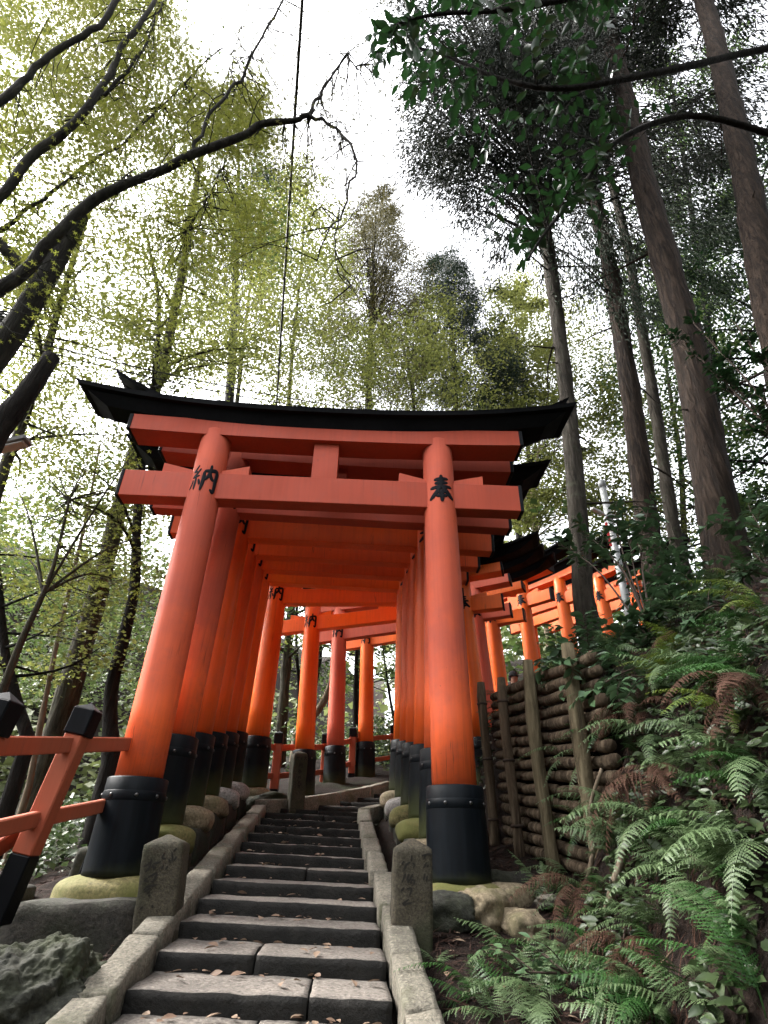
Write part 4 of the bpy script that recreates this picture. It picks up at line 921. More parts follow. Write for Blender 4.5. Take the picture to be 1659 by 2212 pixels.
broadtree('bright green broadleaf tree between the conifer and the right cedars', [(1150, 1100), (1135, 900), (1120, 760), (1110, 650)], 22.0, .14, .04, BARK, 44, .15, lambda t: 3.4 * (1 - .4 * t), .45, 11000, .16, L_SPRING, 32, fill=[([(1070, 590), (1200, 600), (1330, 760), (1330, 960), (1070, 900)], 100, 22, 32, 90, .5, .12, L_SPRING)])
conifer('blue green conifer low between the roof end and the first cedar', [(1120, 1150), (1105, 1000), (1095, 860), (1085, 740)], 24.0, .15, 2.8, 14000, L_CEDAR, 33, nb=60, needle=.28, sig=.25, fill=[([(1060, 760), (1130, 740), (1160, 900), (1050, 900)], 40, 27, 32, 110, .28)])
broadtree('spreading yellow green tree behind the far gates', [(1180, 1330), (1160, 1180), (1150, 1060), (1165, 960)], 20.0, .2, .06, BARK_P, 40, .1, lambda t: 4.0, .25, 12000, .15, L_SPRING, 34, sub=8, fill=[([(1110, 900), (1450, 850), (1480, 1180), (1260, 1240), (1060, 1200), (1080, 1080)], 150, 20, 28, 90, .5, .12, L_SPRING)])
broadtree('mid green tree seen between the right cedars', [(1480, 1250), (1470, 1000), (1440, 800), (1420, 620)], 20.0, .2, .06, BARK, 44, .1, lambda t: 3.6, .35, 12000, .15, L_MID, 35, sub=8, fill=[([(1330, 600), (1659, 560), (1659, 1150), (1450, 1150)], 150, 18, 28, 80, .7, .14, L_MID)])
broadtree('dark evergreen filling the right edge behind the thick cedar', [(1700, 1150), (1690, 900), (1670, 700), (1640, 500), (1600, 330)], 11.0, .22, .07, BARK_D, 50, .05, lambda t: 2.6, .3, 15000, .10, L_DARK, 36, sub=8)
broadtree('tall evergreen crown high between the cedar trunks', [(1560, 1150), (1540, 800), (1500, 500), (1470, 300), (1440, 120)], 14.0, .2, .07, BARK_D, 44, .35, lambda t: 3.0, .3, 11000, .13, L_MID, 37, sub=8)
# trunks seen through the gate
broadtree('grey green trunk with budding leaves seen through the gate left of the orange pillars', [(600, 1700), (615, 1480), (628, 1330), (640, 1180)], 14.0, .19, .12, BARK, 14, .3, lambda t: 2.0, .4, 2000, .09, L_SPRING, 41, ext=3)
broadtree('thin dark trunk beside the grey green one behind the bend', [(642, 1700), (646, 1500), (640, 1380), (645, 1200)], 15.0, .075, .04, BARK_D, 14, .3, lambda t: 1.8, .4, 1500, .09, L_MID, 42, ext=2)
broadtree('dark forked trunk between the orange pillars', [(660, 1680), (672, 1520), (690, 1400), (682, 1280), (670, 1180)], 15.5, .15, .07, BARK_D, 16, .3, lambda t: 2.2, .4, 2200, .09, L_SPRING, 43, ext=3)
broadtree('pale curved trunk swinging up between the pillars', [(640, 1590), (690, 1530), (716, 1470), (722, 1400), (712, 1330), (722, 1230)], 15.0, .13, .09, BARK_P, 10, .4, lambda t: 1.8, .4, 1400, .09, L_SPRING, 44, ext=3)
broadtree('black thin trunk left of the last pillar in the gate opening', [(768, 1700), (768, 1500), (772, 1370), (775, 1200)], 16.0, .10, .06, BARK_D, 18, .3, lambda t: 2.2, .3, 3000, .10, L_MID, 45, ext=3)
broadtree('dark leaning stem seen at the right of the gate opening', [(852, 1560), (838, 1480), (828, 1400), (820, 1280)], 17.0, .06, .03, BARK_D, 18, .2, lambda t: 2.4, .3, 5000, .11, L_MID, 46, ext=2)

# ------------------------------------------------------------------ maple whose limbs reach in from the left
r = np.random.default_rng(77)
mp0 = np.array([-5.6, 4.6, gz(-5.6, 4.6) - .3]); 
trP = smooth_path([mp0, mp0 + (.2, 0, 2.0), mp0 + (.5, .1, 4.0), mp0 + (.9, .1, 5.6), mp0 + (1.1, .2, 7.2), mp0 + (1.2, .2, 9.5)], 24)
MAPLE_LIMBS = [  # (view path, forward distance, radius at start and end)
 ([(-260, 800), (0, 628), (90, 532), (190, 450), (270, 402), (380, 350), (440, 318), (550, 277), (590, 265), (640, 262), (666, 250)], 4.3, .125, .055),
 ([(405, 335), (440, 290), (482, 215), (540, 130), (616, -5)], 4.3, .04, .03),
 ([(664, 252), (690, 205), (716, 165), (750, 118), (772, 140), (800, 140)], 4.3, .042, .012),
 ([(664, 250), (700, 262), (736, 285), (764, 335), (757, 410), (722, 480), (684, 560)], 4.3, .036, .01),
 ([(735, 450), (722, 540), (735, 590), (760, 620)], 4.3, .014, .004),
 ([(-200, 380), (0, 218), (60, 160), (122, 112), (215, 50), (262, -8)], 4.0, .10, .06),
 ([(-220, 620), (0, 424), (60, 350), (180, 242), (228, 170), (262, 110), (304, 50), (334, -8)], 4.4, .115, .06),
 ([(180, 245), (235, 195), (312, 110), (348, 5)], 4.6, .05, .025),
 ([(-240, 640), (0, 488), (60, 455), (112, 415), (180, 370), (250, 322), (300, 280), (342, 234), (400, 170), (480, 105)], 5.0, .06, .018),
 ([(430, 300), (460, 230), (490, 160), (520, 60)], 5.2, .018, .008),
 ([(500, 320), (470, 390), (440, 440), (405, 500)], 5.0, .016, .006),
 ([(250, 420), (270, 380), (300, 400)], 4.3, .02, .006)]
acc = Acc(); limb_pts = []
for k, (pv, Y, ra, rb) in enumerate(MAPLE_LIMBS):
    Q = pxpath(pv, Y, 26)
    if pv[0][0] < 0:                         # limbs that spring from the trunk outside the frame
        j = int(np.argmin(np.abs(trP[:, 2] - (Q[0][2] - 1.0)))); Q = np.vstack([smooth_path([trP[j], (trP[j] + Q[0]) / 2 + np.array([0, 0, .15]), Q[0]], 8)[:-1], Q])
    Q = Q + np.stack([fbm(np.stack([np.arange(len(Q)) * .55, np.full(len(Q), k * 9.1), np.full(len(Q), q_)], -1), 5 + q_, 2) for q_ in range(3)], -1) * .05 * min(1, ra / .06 + .3)
    limb_pts.append((Q, .72 * np.linspace(ra, rb, len(Q)) * (1 + .10 * fbm(np.stack([np.arange(len(Q)) * .8, np.full(len(Q), k), np.zeros(len(Q))], -1), 3, 2))))
    for _ in range(9 if ra > .03 else 5):       # side twigs
        i_ = r.integers(4, len(Q) - 1); d_ = unit(unit(Q[i_] - Q[i_ - 1]) * .8 + r.normal(0, .6, 3)); l_ = r.uniform(.3, 1.1); t_ = np.linspace(0, 1, 7)[:, None]; acc.tube(Q[i_] + d_ * l_ * t_ + r.normal(0, .10 * l_, 3) * np.sin(t_ * 5) + np.array([0, 0, .12 * l_]) * t_ ** 2, np.linspace(.010, .003, 7), 5)
LP = np.vstack([q for q, _ in limb_pts])
DENSE = [(-60, -60), (365, -60), (395, 90), (450, 190), (555, 175), (600, 290), (630, 400), (600, 560), (430, 600), (330, 560), (150, 620), (-60, 650)]
SPARSE = [(380, -60), (860, -60), (850, 120), (800, 300), (780, 430), (640, 440), (600, 280), (540, 160), (450, 180), (400, 80)]
dn = np.vstack([px_points([(x, min(y, 330)) for x, y in DENSE], 600, 4.5, 6.8, r, True), px_points([(x, max(y, 330)) for x, y in DENSE], 150, 4.5, 6.6, r, True)])
c1 = sprays(dn, LP, acc, r, .21, 72, .056, flat=.35)
c2 = sprays(px_points(SPARSE, 200, 4.3, 6.0, r, True), LP, acc, r, .34, 24, .042)
c3 = sprays(px_points([(0, 600), (330, 560), (420, 640), (300, 760), (0, 800)], 70, 6, 9.5, r), LP, acc, r, .28, 30, .045)
broken = None
maple = tree('maple_tree', 'maple with long dark limbs and fresh yellow green leaves across the upper left', trP, np.linspace(.24, .12, 24), BARK_M, acc, [(c1, L_MAPLE, STAR), (c2, L_MAPLE_S, STAR), (c3, L_MAPLE, STAR)], seed=5)
for k, (q, rr_) in enumerate(limb_pts):
    o = obj('limb', tube_mesh('limb', q - trP[0], rr_, 10, wob=.10, seed=k), BARK_M, maple)
bp = pxpath([(-260, 1290), (-90, 1090), (0, 925), (55, 852), (112, 770)], 4.6, 18)
b = MB(); V, F = tube_vf(bp, np.linspace(.14, .085, 18), 12, wob=.18, seed=4); b.add(V, tri_ok(F))
snag = obj('broken_trunk', b.mesh('broken_trunk', True), BARK_D); 
bl = smooth_path([(bp[0][0] - .5, bp[0][1], gz(bp[0][0] - .5, bp[0][1]) - .2), tuple((bp[0] + np.array([-.25, 0, -.9]))), tuple(bp[0])], 10)
sn = thing('dead_tree', 'dark leaning dead trunk snapped off at the top, left edge', 'tree', tuple(map(float, bl[0])))
snag.parent = sn; snag.location = tuple(-float(v) for v in bl[0]); snag.name = 'upper_trunk'
o = obj('lower_trunk', tube_mesh('lower_trunk', bl, np.linspace(.24, .17, 10), 12, wob=.15), BARK_D, sn); o.location = snag.location

# lower spring foliage on the left: a young maple in front of the valley
r = np.random.default_rng(78); acc = Acc()
ym = pxpath([(-40, 1620), (40, 1400), (110, 1240), (150, 1080)], 6.4, 20); b0 = ym[0].copy(); b0[2] = gz(b0[0], b0[1]) - .2; ym = np.vstack([b0, ym])
for e in ((330, 1150), (300, 960), (20, 1020), (250, 1250), (30, 1200)):
    q = smooth_path([ym[12], (ym[14] + at(e[0], e[1], 6.6)) / 2, at(e[0], e[1], 6.8)], 8); acc.tube(q, np.linspace(.02, .005, 8), 5)
lo = sprays(px_points([(0, 1000), (240, 960), (330, 1040), (330, 1330), (140, 1330), (0, 1260)], 120, 7.0, 10.5, r), ym, acc, r, .26, 30, .05)
tree('maple_tree', 'young maple with airy yellow green sprays left of the front gate', ym, np.linspace(.05, .015, len(ym)), BARK, acc, [(lo, L_MAPLE, STAR)], seed=6)

# ------------------------------------------------------------------ broad dark leaves: overhanging branch, bank shrubs
def leaf_proto(name, T):
    me = mesh_np(name, T[0], T[1], True); return me
LEAF_ME = {}
def leaf_obj(mat, parent, C, U, Nn, s):
    key = mat.name
    if key not in LEAF_ME:
        me = leaf_proto('leaf', tmpl_ellipse(.25)); me.materials.append(mat); LEAF_ME[key] = me
    o = bpy.data.objects.new('leaf', LEAF_ME[key]); COL.objects.link(o); o.parent = parent
    u = Vector(U).normalized(); n = Vector(Nn); n = (n - u * n.dot(u)).normalized(); x = u.cross(n)
    M = Matrix((x * s, u * s, n * s)).transposed().to_4x4(); M.translation = Vector(C); o.matrix_local = M
    return o
def twig_leaves(P, r, nl, size, acc, rad=.005, spread=.9):
    """leaves set alternately along a twig path"""
    acc.tube(P, np.linspace(rad, rad * .4, len(P)), 4); out = []
    n = len(P)
    for k in range(nl):
        t = .12 + .88 * k / max(nl - 1, 1); i = min(int(t * (n - 1)), n - 2); q = P[i] + (P[i + 1] - P[i]) * (t * (n - 1) - i); d = unit(P[i + 1] - P[i])
        s = unit(np.cross(d, np.array([0, 0, 1.0])) + 1e-6) * (1 if k % 2 else -1)
        U = unit(d * .55 + s * spread + np.array([0, 0, -.25]) + r.normal(0, .2, 3)); Nn = np.array([0, 0, 1.0]) + r.normal(0, .35, 3)
        out.append((q + U * .006, U, Nn, size * r.uniform(.7, 1.2)))
    return out
def leafy(name, label, cat, base, twigs, mat, bark, r, size, per, limit=300, group=None, stems=(), rad=.005, spread=.9):
    root = thing(name, label, cat, tuple(map(float, base)), 0, group); acc = Acc(); ls = []
    for P, R in stems: acc.tube(P - base, R, 6)
    for P in twigs: ls += twig_leaves(P - base, r, int(per * r.uniform(.7, 1.3)), size, acc, rad, spread)
    obj('stem', acc.mesh('stem'), bark, root)
    r.shuffle(ls) if False else None
    ls.sort(key=lambda l: np.linalg.norm(l[0] + base))
    for l in ls[:limit]: leaf_obj(mat, root, *l)
    if len(ls) > limit:
        C, U, Nn, S = (np.array([l[k] for l in ls[limit:]]) for k in range(4)); f = obj('foliage', leaves_mesh('foliage', C, U, Nn, S, ELL), mat, root); f['kind'] = 'stuff'
    return root
r = np.random.default_rng(91)
ev = np.array([5.4, 2.2, gz(5.4, 2.2) - .2])
main = pxpath([(1900, 60, 2.2), (1640, 108, 2.1), (1498, 140, 1.9), (1342, 172, 1.75), (1205, 192, 1.7), (1080, 170, 1.7), (960, 120, 1.7), (850, 90, 1.7)], 2, 30)
sec = pxpath([(1700, 300, 2.4), (1500, 250, 2.2), (1340, 300, 2.1), (1260, 400, 2.1), (1180, 500, 2.1), (1140, 560, 2.1)], 2, 24)
hi = pxpath([(1500, -80, 1.5), (1300, -20, 1.4), (1100, 20, 1.4), (950, 30, 1.4), (860, 50, 1.4)], 2, 24)
tst = smooth_path([ev, ev + (-.2, 0, 2.5), ev + (-.6, .0, 4.5), main[0]], 14)
OV = [(1010, -60), (1340, -60), (1350, 380), (1300, 470), (1210, 560), (1120, 540), (1050, 440), (1030, 330), (900, 200), (850, 110), (880, 20)]
tw = []
allp = np.vstack([main, sec, hi])
for c in px_points(OV, 62, 3.0, 5.2, r):
    p = allp[int(np.argmin(np.linalg.norm(allp - c, axis=1)))]; d = unit(c - p); c2 = c + np.array([-.10, .0, -.22]) + r.normal(0, .08, 3)
    tw.append(smooth_path([p, (p + c) / 2 + np.array([0, 0, .06]), c, c2], 10))
for e in ((820, 70), (830, 120), (1128, 490), (1150, 520), (870, 60), (905, 190)):
    c = atz(e[0], e[1], 3.6); p = allp[int(np.argmin(np.linalg.norm(allp - c, axis=1)))]; tw.append(smooth_path([p, (p + c) / 2, c, c + np.array([-.06, 0, -.16])], 10))
leafy('evergreen_tree', 'evergreen with glossy dark leaves overhanging the top centre right', 'tree', ev, tw, L_DARK, BARK_D, r, .085, 15, 300, stems=[(tst, np.linspace(.11, .04, 14)), (main, np.linspace(.035, .008, 30)), (np.vstack([tst[9], sec]), np.linspace(.03, .007, 25)), (np.vstack([tst[11], hi]), np.linspace(.03, .007, 25))], rad=.004)

def shrub(label, base, tips, mat, size, per, seed, group='leafy shrubs on the right bank', rad=.004, sub=2, cat='shrub', name='broadleaf_shrub', jit=.16, bark=None):
    r = np.random.default_rng(seed); base = np.asarray(base, float); twigs = []; stems = []
    for tp in tips:
        tp = np.asarray(tp, float); P = smooth_path([base, base + (tp - base) * .45 + np.array([0, 0, .12 * np.linalg.norm(tp - base)]) + r.normal(0, .04, 3), tp], 12); stems.append((P, np.linspace(rad * 2.6, rad, 12)))
        for k in range(sub):
            i = r.integers(6, 12); q = P[min(i, 11)]; e = q + unit(tp - base + r.normal(0, .7, 3)) * r.uniform(.10, .26) * (1 + jit); e[2] += r.uniform(-.05, .03)
            twigs.append(smooth_path([q, (q + e) / 2 + np.array([0, 0, .03]), e], 7))
        twigs.append(P[6:])
    return leafy(name, label, cat, base, twigs, mat, bark or TWIG, r, size, per, 300, group, stems, rad)
def gp(x, y): return np.array([x, y, gz(x, y)])
shrub('pale glossy leaved shrub leaning over the top of the log wall', gp(1.95, 5.3), [at(1190, 1440, 5.2), at(1200, 1400, 4.9), at(1270, 1385, 4.7), at(1330, 1420, 4.6), at(1240, 1440, 4.5)], L_BANK, .10, 9, 201, sub=6)
shrub('leafy shrub with long bare stem in the middle of the right bank', gp(2.25, 4.6), [at(1250, 1140, 5.4), at(1330, 1110, 5.3), at(1400, 1100, 5.2), at(1200, 1170, 5.4), at(1290, 1180, 5.2), at(1360, 1160, 5.0)], L_BANK, .10, 9, 202, sub=6)
shrub('broad leaved bush below the thick cedar trunk', gp(2.7, 4.6), [at(1400, 1250, 4.9), at(1480, 1240, 4.7), at(1450, 1310, 4.6), at(1520, 1290, 4.6), at(1380, 1330, 4.5)], L_BANK, .11, 9, 203, sub=6)
shrub('dark leaved bush behind the far end of the log wall', gp(2.1, 6.6), [at(1160, 1430, 6.6), at(1200, 1410, 6.5), at(1250, 1370, 6.4), at(1300, 1340, 6.3)], L_BANK, .09, 8, 204, sub=4)
shrub('leafy sprig at the right edge above the ferns', gp(3.2, 4.2), [at(1560, 1130, 4.4), at(1620, 1100, 4.3), at(1650, 1180, 4.2), at(1600, 1220, 4.2)], L_BANK, .10, 9, 205, sub=5)
shrub('dark evergreen bush hanging in at the right edge beside the thick trunk', gp(4.3, 4.6), [at(1470, 740, 4.6), at(1520, 780, 4.6), at(1590, 700, 4.5), at(1640, 760, 4.4), at(1560, 830, 4.6), at(1640, 850, 4.4), at(1600, 900, 4.5), at(1500, 700, 4.6)], L_DARK, .085, 10, 206, sub=6, rad=.007)
shrub('low shrub with pale leaves left of the dead bracken', gp(1.95, 4.0), [at(1265, 1500, 4.1), at(1330, 1480, 4.0), at(1400, 1470, 3.9)], L_BANK, .09, 8, 207, sub=5)
shrub('small leafy seedling at the foot of the bank between ferns', gp(1.05, 3.5), [at(1170, 2060, 3.5), at(1190, 2090, 3.45), at(1140, 2100, 3.45)], L_BANK, .06, 6, 208, sub=2)

shrub('leafy bush at the foot of the middle cedar trunks', gp(3.3, 6.8), [at(1400, 1190, 6.8), at(1450, 1170, 6.7), at(1370, 1250, 6.5), at(1470, 1230, 6.4)], L_BANK, .11, 9, 210, sub=6)
shrub('leafy bush at the left of the thick cedar foot', gp(3.3, 5.6), [at(1440, 1210, 5.7), at(1490, 1260, 5.5), at(1420, 1290, 5.5), at(1500, 1200, 5.6)], L_BANK, .11, 9, 211, sub=6)
shrub('leafy bush spreading over the upper bank below the thick cedar', gp(2.6, 3.9), [at(1470, 1370, 4.2), at(1540, 1350, 4.1), at(1600, 1330, 4.0), at(1560, 1420, 3.9), at(1500, 1440, 3.9)], L_BANK, .10, 9, 212, sub=5)
shrub('leafy bush behind the near post of the log wall', gp(1.9, 4.75), [at(1300, 1400, 4.9), at(1350, 1370, 4.8), at(1400, 1390, 4.6), at(1330, 1450, 4.5)], L_BANK, .10, 9, 213, sub=5)

# ------------------------------------------------------------------ ferns
def frond_mesh(name, n=24, m=7, width=.25, arch=.35, sag=.75, tri=.75, ang=1.2, seed=0, bow=.05):
    """one fern frond: stalk, pairs of pinnae, each pinna cut into pinnules"""
    r = np.random.default_rng(900 + seed); V, F = [], []
    def rach(t): return np.array([bow * t * t, t * (1 - .12 * t), arch * t - sag * t * t])
    for i in range(12):
        a, b = rach(i / 12), rach((i + 1) / 12); w = .005 * (1 - i / 14); o = len(V)
        V += [a + (-w, 0, .002), a + (w, 0, .002), b + (w, 0, .002), b + (-w, 0, .002)]; F += [(o, o + 1, o + 2), (o, o + 2, o + 3)]
    for i in range(n):
        t = .16 + .84 * (i / n); d = unit(rach(min(t + .02, 1.02)) - rach(t)); up = unit(np.cross(np.array([1.0, 0, 0]), d)); sp = .84 / n
        for s in (-1, 1):
            tt = t + r.normal(0, .12) * sp; c = rach(tt); L = (width * (1 - t) ** tri * min(1, .7 + t * 1.6) + .012) * r.uniform(.82, 1.08)
            an = ang + r.normal(0, .07); ax = unit(np.array([s * math.sin(an), 0, 0]) + d * math.cos(an) - up * r.uniform(.0, .35)); side = unit(np.cross(ax, up)) * s; dr = r.uniform(.1, .5); cv = r.normal(.12, .1)
            hw = sp * .52 * min(1, L / .07 + .2)
            def pt(u): return c + ax * L * u - up * dr * L * u * u + d * cv * L * u * u
            for k in range(m):
                u0, u1 = k / m, (k + 1) / m; p0, p1 = pt(u0), pt(u1); w0 = hw * .16; o = len(V)
                V += [p0 - side * w0, p0 + side * w0, p1 + side * w0 * .8, p1 - side * w0 * .8]; F += [(o, o + 1, o + 2), (o, o + 2, o + 3)]
                for q in (-1, 1):
                    l = hw * (1 - u0) ** .65 * r.uniform(.85, 1.1); b0 = p0 + (p1 - p0) * .08; b1 = p0 + (p1 - p0) * .92; tip = p0 * .4 + p1 * .6 + side * q * l + ax * l * .45 - up * .15 * l; o = len(V)
                    V += [b0, b1, b1 + (tip - b1) * .6 + ax * .003, tip, b0 + (tip - b0) * .55]; F += [(o, o + 1, o + 2), (o, o + 2, o + 4), (o + 4, o + 2, o + 3)]
    return mesh_np(name, np.array(V), np.array(F))
FRONDS = {}
def frond_var(mat, v):
    key = (mat.name, v)
    if key not in FRONDS:
        a = [(22, 7, .25, .35, .75, .8), (24, 7, .23, .55, .95, .85), (19, 7, .29, .2, .45, .85), (28, 5, .15, .45, .8, .6), (20, 7, .30, .1, .25, .9)][v]
        me = frond_mesh('frond', *a, seed=v + 7 * len(FRONDS), bow=(-.12, .08, .15, -.06, .1)[v]); me.materials.append(mat); FRONDS[key] = me
    return FRONDS[key]
def frond_obj(parent, mat, v, L, d, up=(0, 0, 1), roll=0.0, name='frond'):
    o = bpy.data.objects.new(name, frond_var(mat, v)); COL.objects.link(o); o.parent = parent
    y = Vector(d).normalized(); u = Vector(up); u = (u - y * u.dot(y)).normalized(); x = y.cross(u)
    M = Matrix((x * L, y * L, u * L)).transposed().to_4x4(); o.matrix_local = M @ Matrix.Rotation(roll, 4, 'Y'); return o
def fern(label, base, fr, mat=None, name='fern', cat='fern', group='ferns on the right bank', fs=1.0):
    """fr: list of (azimuth deg from +x, elevation deg, length, variant[, roll])"""
    root = thing(name, label, cat, tuple(map(float, base)), 0, group)
    for f in fr:
        a, e = math.radians(f[0]), math.radians(f[1]); d = (math.cos(a) * math.cos(e), math.sin(a) * math.cos(e), math.sin(e))
        frond_obj(root, mat or FERN, f[3], f[2] * fs, d, roll=f[4] if len(f) > 4 else 0.0)
    return root
def on_ground(px, py, y0=2.2, y1=14):
    d = ray(px, py); t = np.linspace(y0, y1, 900) / d[1]; P = d[None] * t[:, None]; h = ground_z(P[:, 0], P[:, 1]); k = np.argmax(P[:, 2] < h)
    return P[k] if P[k, 2] < h[k] else P[-1]
FERNS = [  # label, view point of the root, fronds, material
 ('tall pale fern standing upright before the log wall', (1190, 1960), [(165, 62, .62, 4), (100, 70, .45, 4), (200, 40, .4, 2)], FERN),
 ('small bright fern beside the right inscribed post', (945, 2085), [(170, 45, .22, 2), (60, 40, .2, 2), (280, 30, .2, 2), (20, 35, .18, 2)], FERN),
 ('pale spreading fern at the foot of the bank', (1120, 2090), [(180, 48, .55, 2), (150, 55, .5, 0), (215, 30, .55, 0), (30, 50, .45, 2), (265, 25, .5, 2)], FERN),
 ('fern with a long arching frond near the bottom middle right', (1190, 2170), [(190, 30, .6, 0), (70, 55, .45, 4), (240, 10, .55, 0), (120, 50, .45, 2)], FERN),
 ('low fern at the bottom edge below the spreading one', (1090, 2215), [(180, 25, .45, 0), (90, 45, .35, 2), (10, 40, .4, 2)], FERN),
 ('pale fern whose fronds hang over the bank above the root', (1235, 1905), [(185, 30, .6, 0), (150, 45, .5, 1), (230, 5, .5, 0), (20, 40, .45, 0)], FERN),
 ('fern draping over the near end of the log wall', (1300, 1745), [(180, 25, .7, 0), (200, -5, .6, 1), (150, 45, .5, 0), (225, -20, .5, 1)], FERN),
 ('long pale frond fern reaching left across the lower logs', (1250, 1640), [(175, 20, .7, 3), (195, -10, .55, 1), (160, 35, .5, 0)], FERN),
 ('pale fern hanging above the dark hollow', (1420, 1600), [(190, 25, .75, 0), (230, 0, .6, 0), (160, 40, .55, 0)], FERN),
 ('pale fern covering the cut log ends at the near end of the wall', (1300, 1640), [(185, 20, .6, 0), (165, 45, .55, 1), (205, -15, .6, 1), (140, 60, .5, 0)], FERN),
 ('dark fern beside the near wall post low down', (1285, 1790), [(180, 25, .55, 0), (150, 50, .5, 0), (215, -10, .55, 1)], FERN_D),
 ('broad arching fern in the centre of the bank', (1440, 1790), [(185, 25, .8, 0), (215, 0, .65, 1), (160, 35, .6, 0), (20, 30, .5, 0), (265, -10, .5, 1)], FERN),
 ('fern with drooping fronds below the centre one', (1480, 1900), [(190, 10, .55, 1), (230, -15, .5, 1), (340, 15, .5, 1)], FERN),
 ('small pale frond low on the dark bank face', (1430, 2040), [(10, 25, .45, 3), (170, 30, .35, 3)], FERN),
 ('pale fern at the bottom right', (1480, 2190), [(180, 30, .42, 2), (60, 40, .4, 2), (120, 50, .35, 2)], FERN),
 ('large dark green fern in the bottom right corner', (1655, 2200), [(120, 65, .7, 3), (160, 45, .6, 3), (90, 70, .6, 3)], FERN_D),
 ('glossy dark fern clump at the bottom centre right', (1290, 2200), [(100, 60, .4, 3), (160, 40, .38, 3), (40, 45, .36, 3), (250, 20, .4, 3)], FERN_D),
 ('big pale fern at the right edge with frosted looking fronds', (1640, 1660), [(185, 30, .7, 0), (150, 45, .6, 2), (220, 5, .65, 0), (240, -20, .5, 1)], FERN),
 ('yellowing fern with brown tinged frond near the right edge', (1600, 1560), [(200, 20, .7, 3), (170, 40, .6, 3), (230, 5, .5, 3)], FERN_Y),
 ('fern below the frosted one at the right edge', (1650, 1830), [(190, 15, .7, 0), (220, -10, .6, 1), (160, 35, .6, 0)], FERN),
 ('upright green fern before the foot of the thick cedar', (1470, 1290), [(100, 65, .6, 3), (150, 50, .6, 3), (60, 55, .6, 3), (200, 25, .5, 0)], FERN_Y),
 ('bright green fern patch above the log wall', (1180, 1400), [(180, 40, .6, 0), (140, 50, .55, 0), (220, 15, .55, 0), (90, 60, .5, 3)], FERN_Y),
 ('green fern with feathery fronds left of the dead bracken', (1330, 1590), [(185, 20, .6, 0), (150, 40, .5, 0), (215, 0, .5, 1)], FERN_D),
 ('tall bright fern at the right edge beside the thick trunk', (1655, 1330), [(140, 60, .75, 3), (170, 40, .7, 3), (110, 70, .7, 3), (200, 15, .6, 3)], FERN_Y),
 ('dark fern under the leafy bush', (1400, 1440), [(190, 25, .6, 0), (150, 45, .5, 0), (230, 0, .5, 0)], FERN_D),
 ('green fern on the shelf right of the lamp pole', (1390, 1290), [(110, 60, .6, 3), (170, 35, .6, 0), (200, 15, .6, 0)], FERN_Y),
 ('fern tuft hanging from the upper bank at the right edge', (1640, 1480), [(190, 25, .6, 0), (225, 0, .55, 1), (155, 40, .5, 0)], FERN_D)]
for lab, pxy, fr, m in FERNS: fern(lab, on_ground(*pxy), fr, m, fs=.8)
r = np.random.default_rng(300)
k = 0
fillers = []
while k < 110:                                    # the rest of the fern cover on the bank and the shelf
    if k % 5 < 3:                                # on the steep face
        px, py = r.uniform(1010, 1690), r.uniform(1430, 2230)
        if not inpoly(np.array([px]), np.array([py]), [(1010, 2130), (1130, 2040), (1260, 1780), (1330, 1480), (1690, 1400), (1690, 2230), (1010, 2230)])[0]: continue
        q_ = on_ground(px, py); x, y = float(q_[0]), float(q_[1])
    else:
        x, y = r.uniform(1.5, 4.6), r.uniform(3.2, 8.4)
    if y > 4.3 and x < wall_x(y) + .15: continue
    px, py = proj((x, y, gz(x, y)))
    if not (980 < px < 1720 and 1100 < py < 2260): continue
    up = py < 1480; m = [FERN_D, FERN_Y, FERN_D, FERN][r.integers(0, 4)] if up else [FERN, FERN_D, FERN][r.integers(0, 3)]
    fr = [(r.uniform(110, 260), r.uniform(5, 55), r.uniform(.16, .46) * (1.25 if up else 1.0), int(r.integers(0, 5)), r.normal(0, .35)) for _ in range(r.integers(3, 7))]
    fillers.append((px, up, m, gp(x, y) + np.array([0, 0, -.02]), fr)); k += 1
NTH = ['leftmost', 'second', 'third', 'fourth', 'fifth', 'sixth', 'seventh', 'eighth', 'ninth', 'tenth', 'eleventh', 'twelfth', 'thirteenth', 'fourteenth', 'fifteenth', 'sixteenth', 'seventeenth', 'eighteenth', 'nineteenth', 'twentieth', 'twenty first', 'twenty second', 'twenty third', 'twenty fourth', 'twenty fifth', 'twenty sixth', 'twenty seventh', 'twenty eighth', 'twenty ninth', 'thirtieth'] + ['thirty ' + q for q in ('first', 'second', 'third', 'fourth', 'fifth', 'sixth', 'seventh', 'eighth', 'ninth')]
cnt = {}
for px, up, m, p, fr in sorted(fillers, key=lambda f: f[0]):
    tone = {'fern_frond': 'pale green', 'fern_frond_dark': 'dark green', 'fern_frond_yellow': 'yellowish'}[m.name]; py = proj(p)[1]
    zone = ('at the back of the upper bank shelf' if py < 1300 else 'at the front of the upper bank shelf') if up else ('high on the steep bank' if py < 1680 else 'midway up the steep bank' if py < 1900 else 'low on the steep bank' if py < 2080 else 'along the bottom of the bank')
    key = (zone, tone); i = cnt.get(key, 0); cnt[key] = i + 1
    fern(f'{tone} fern {zone}, {NTH[min(i, len(NTH) - 1)]} from left there', p, fr, m, group='smaller ferns filling the bank')
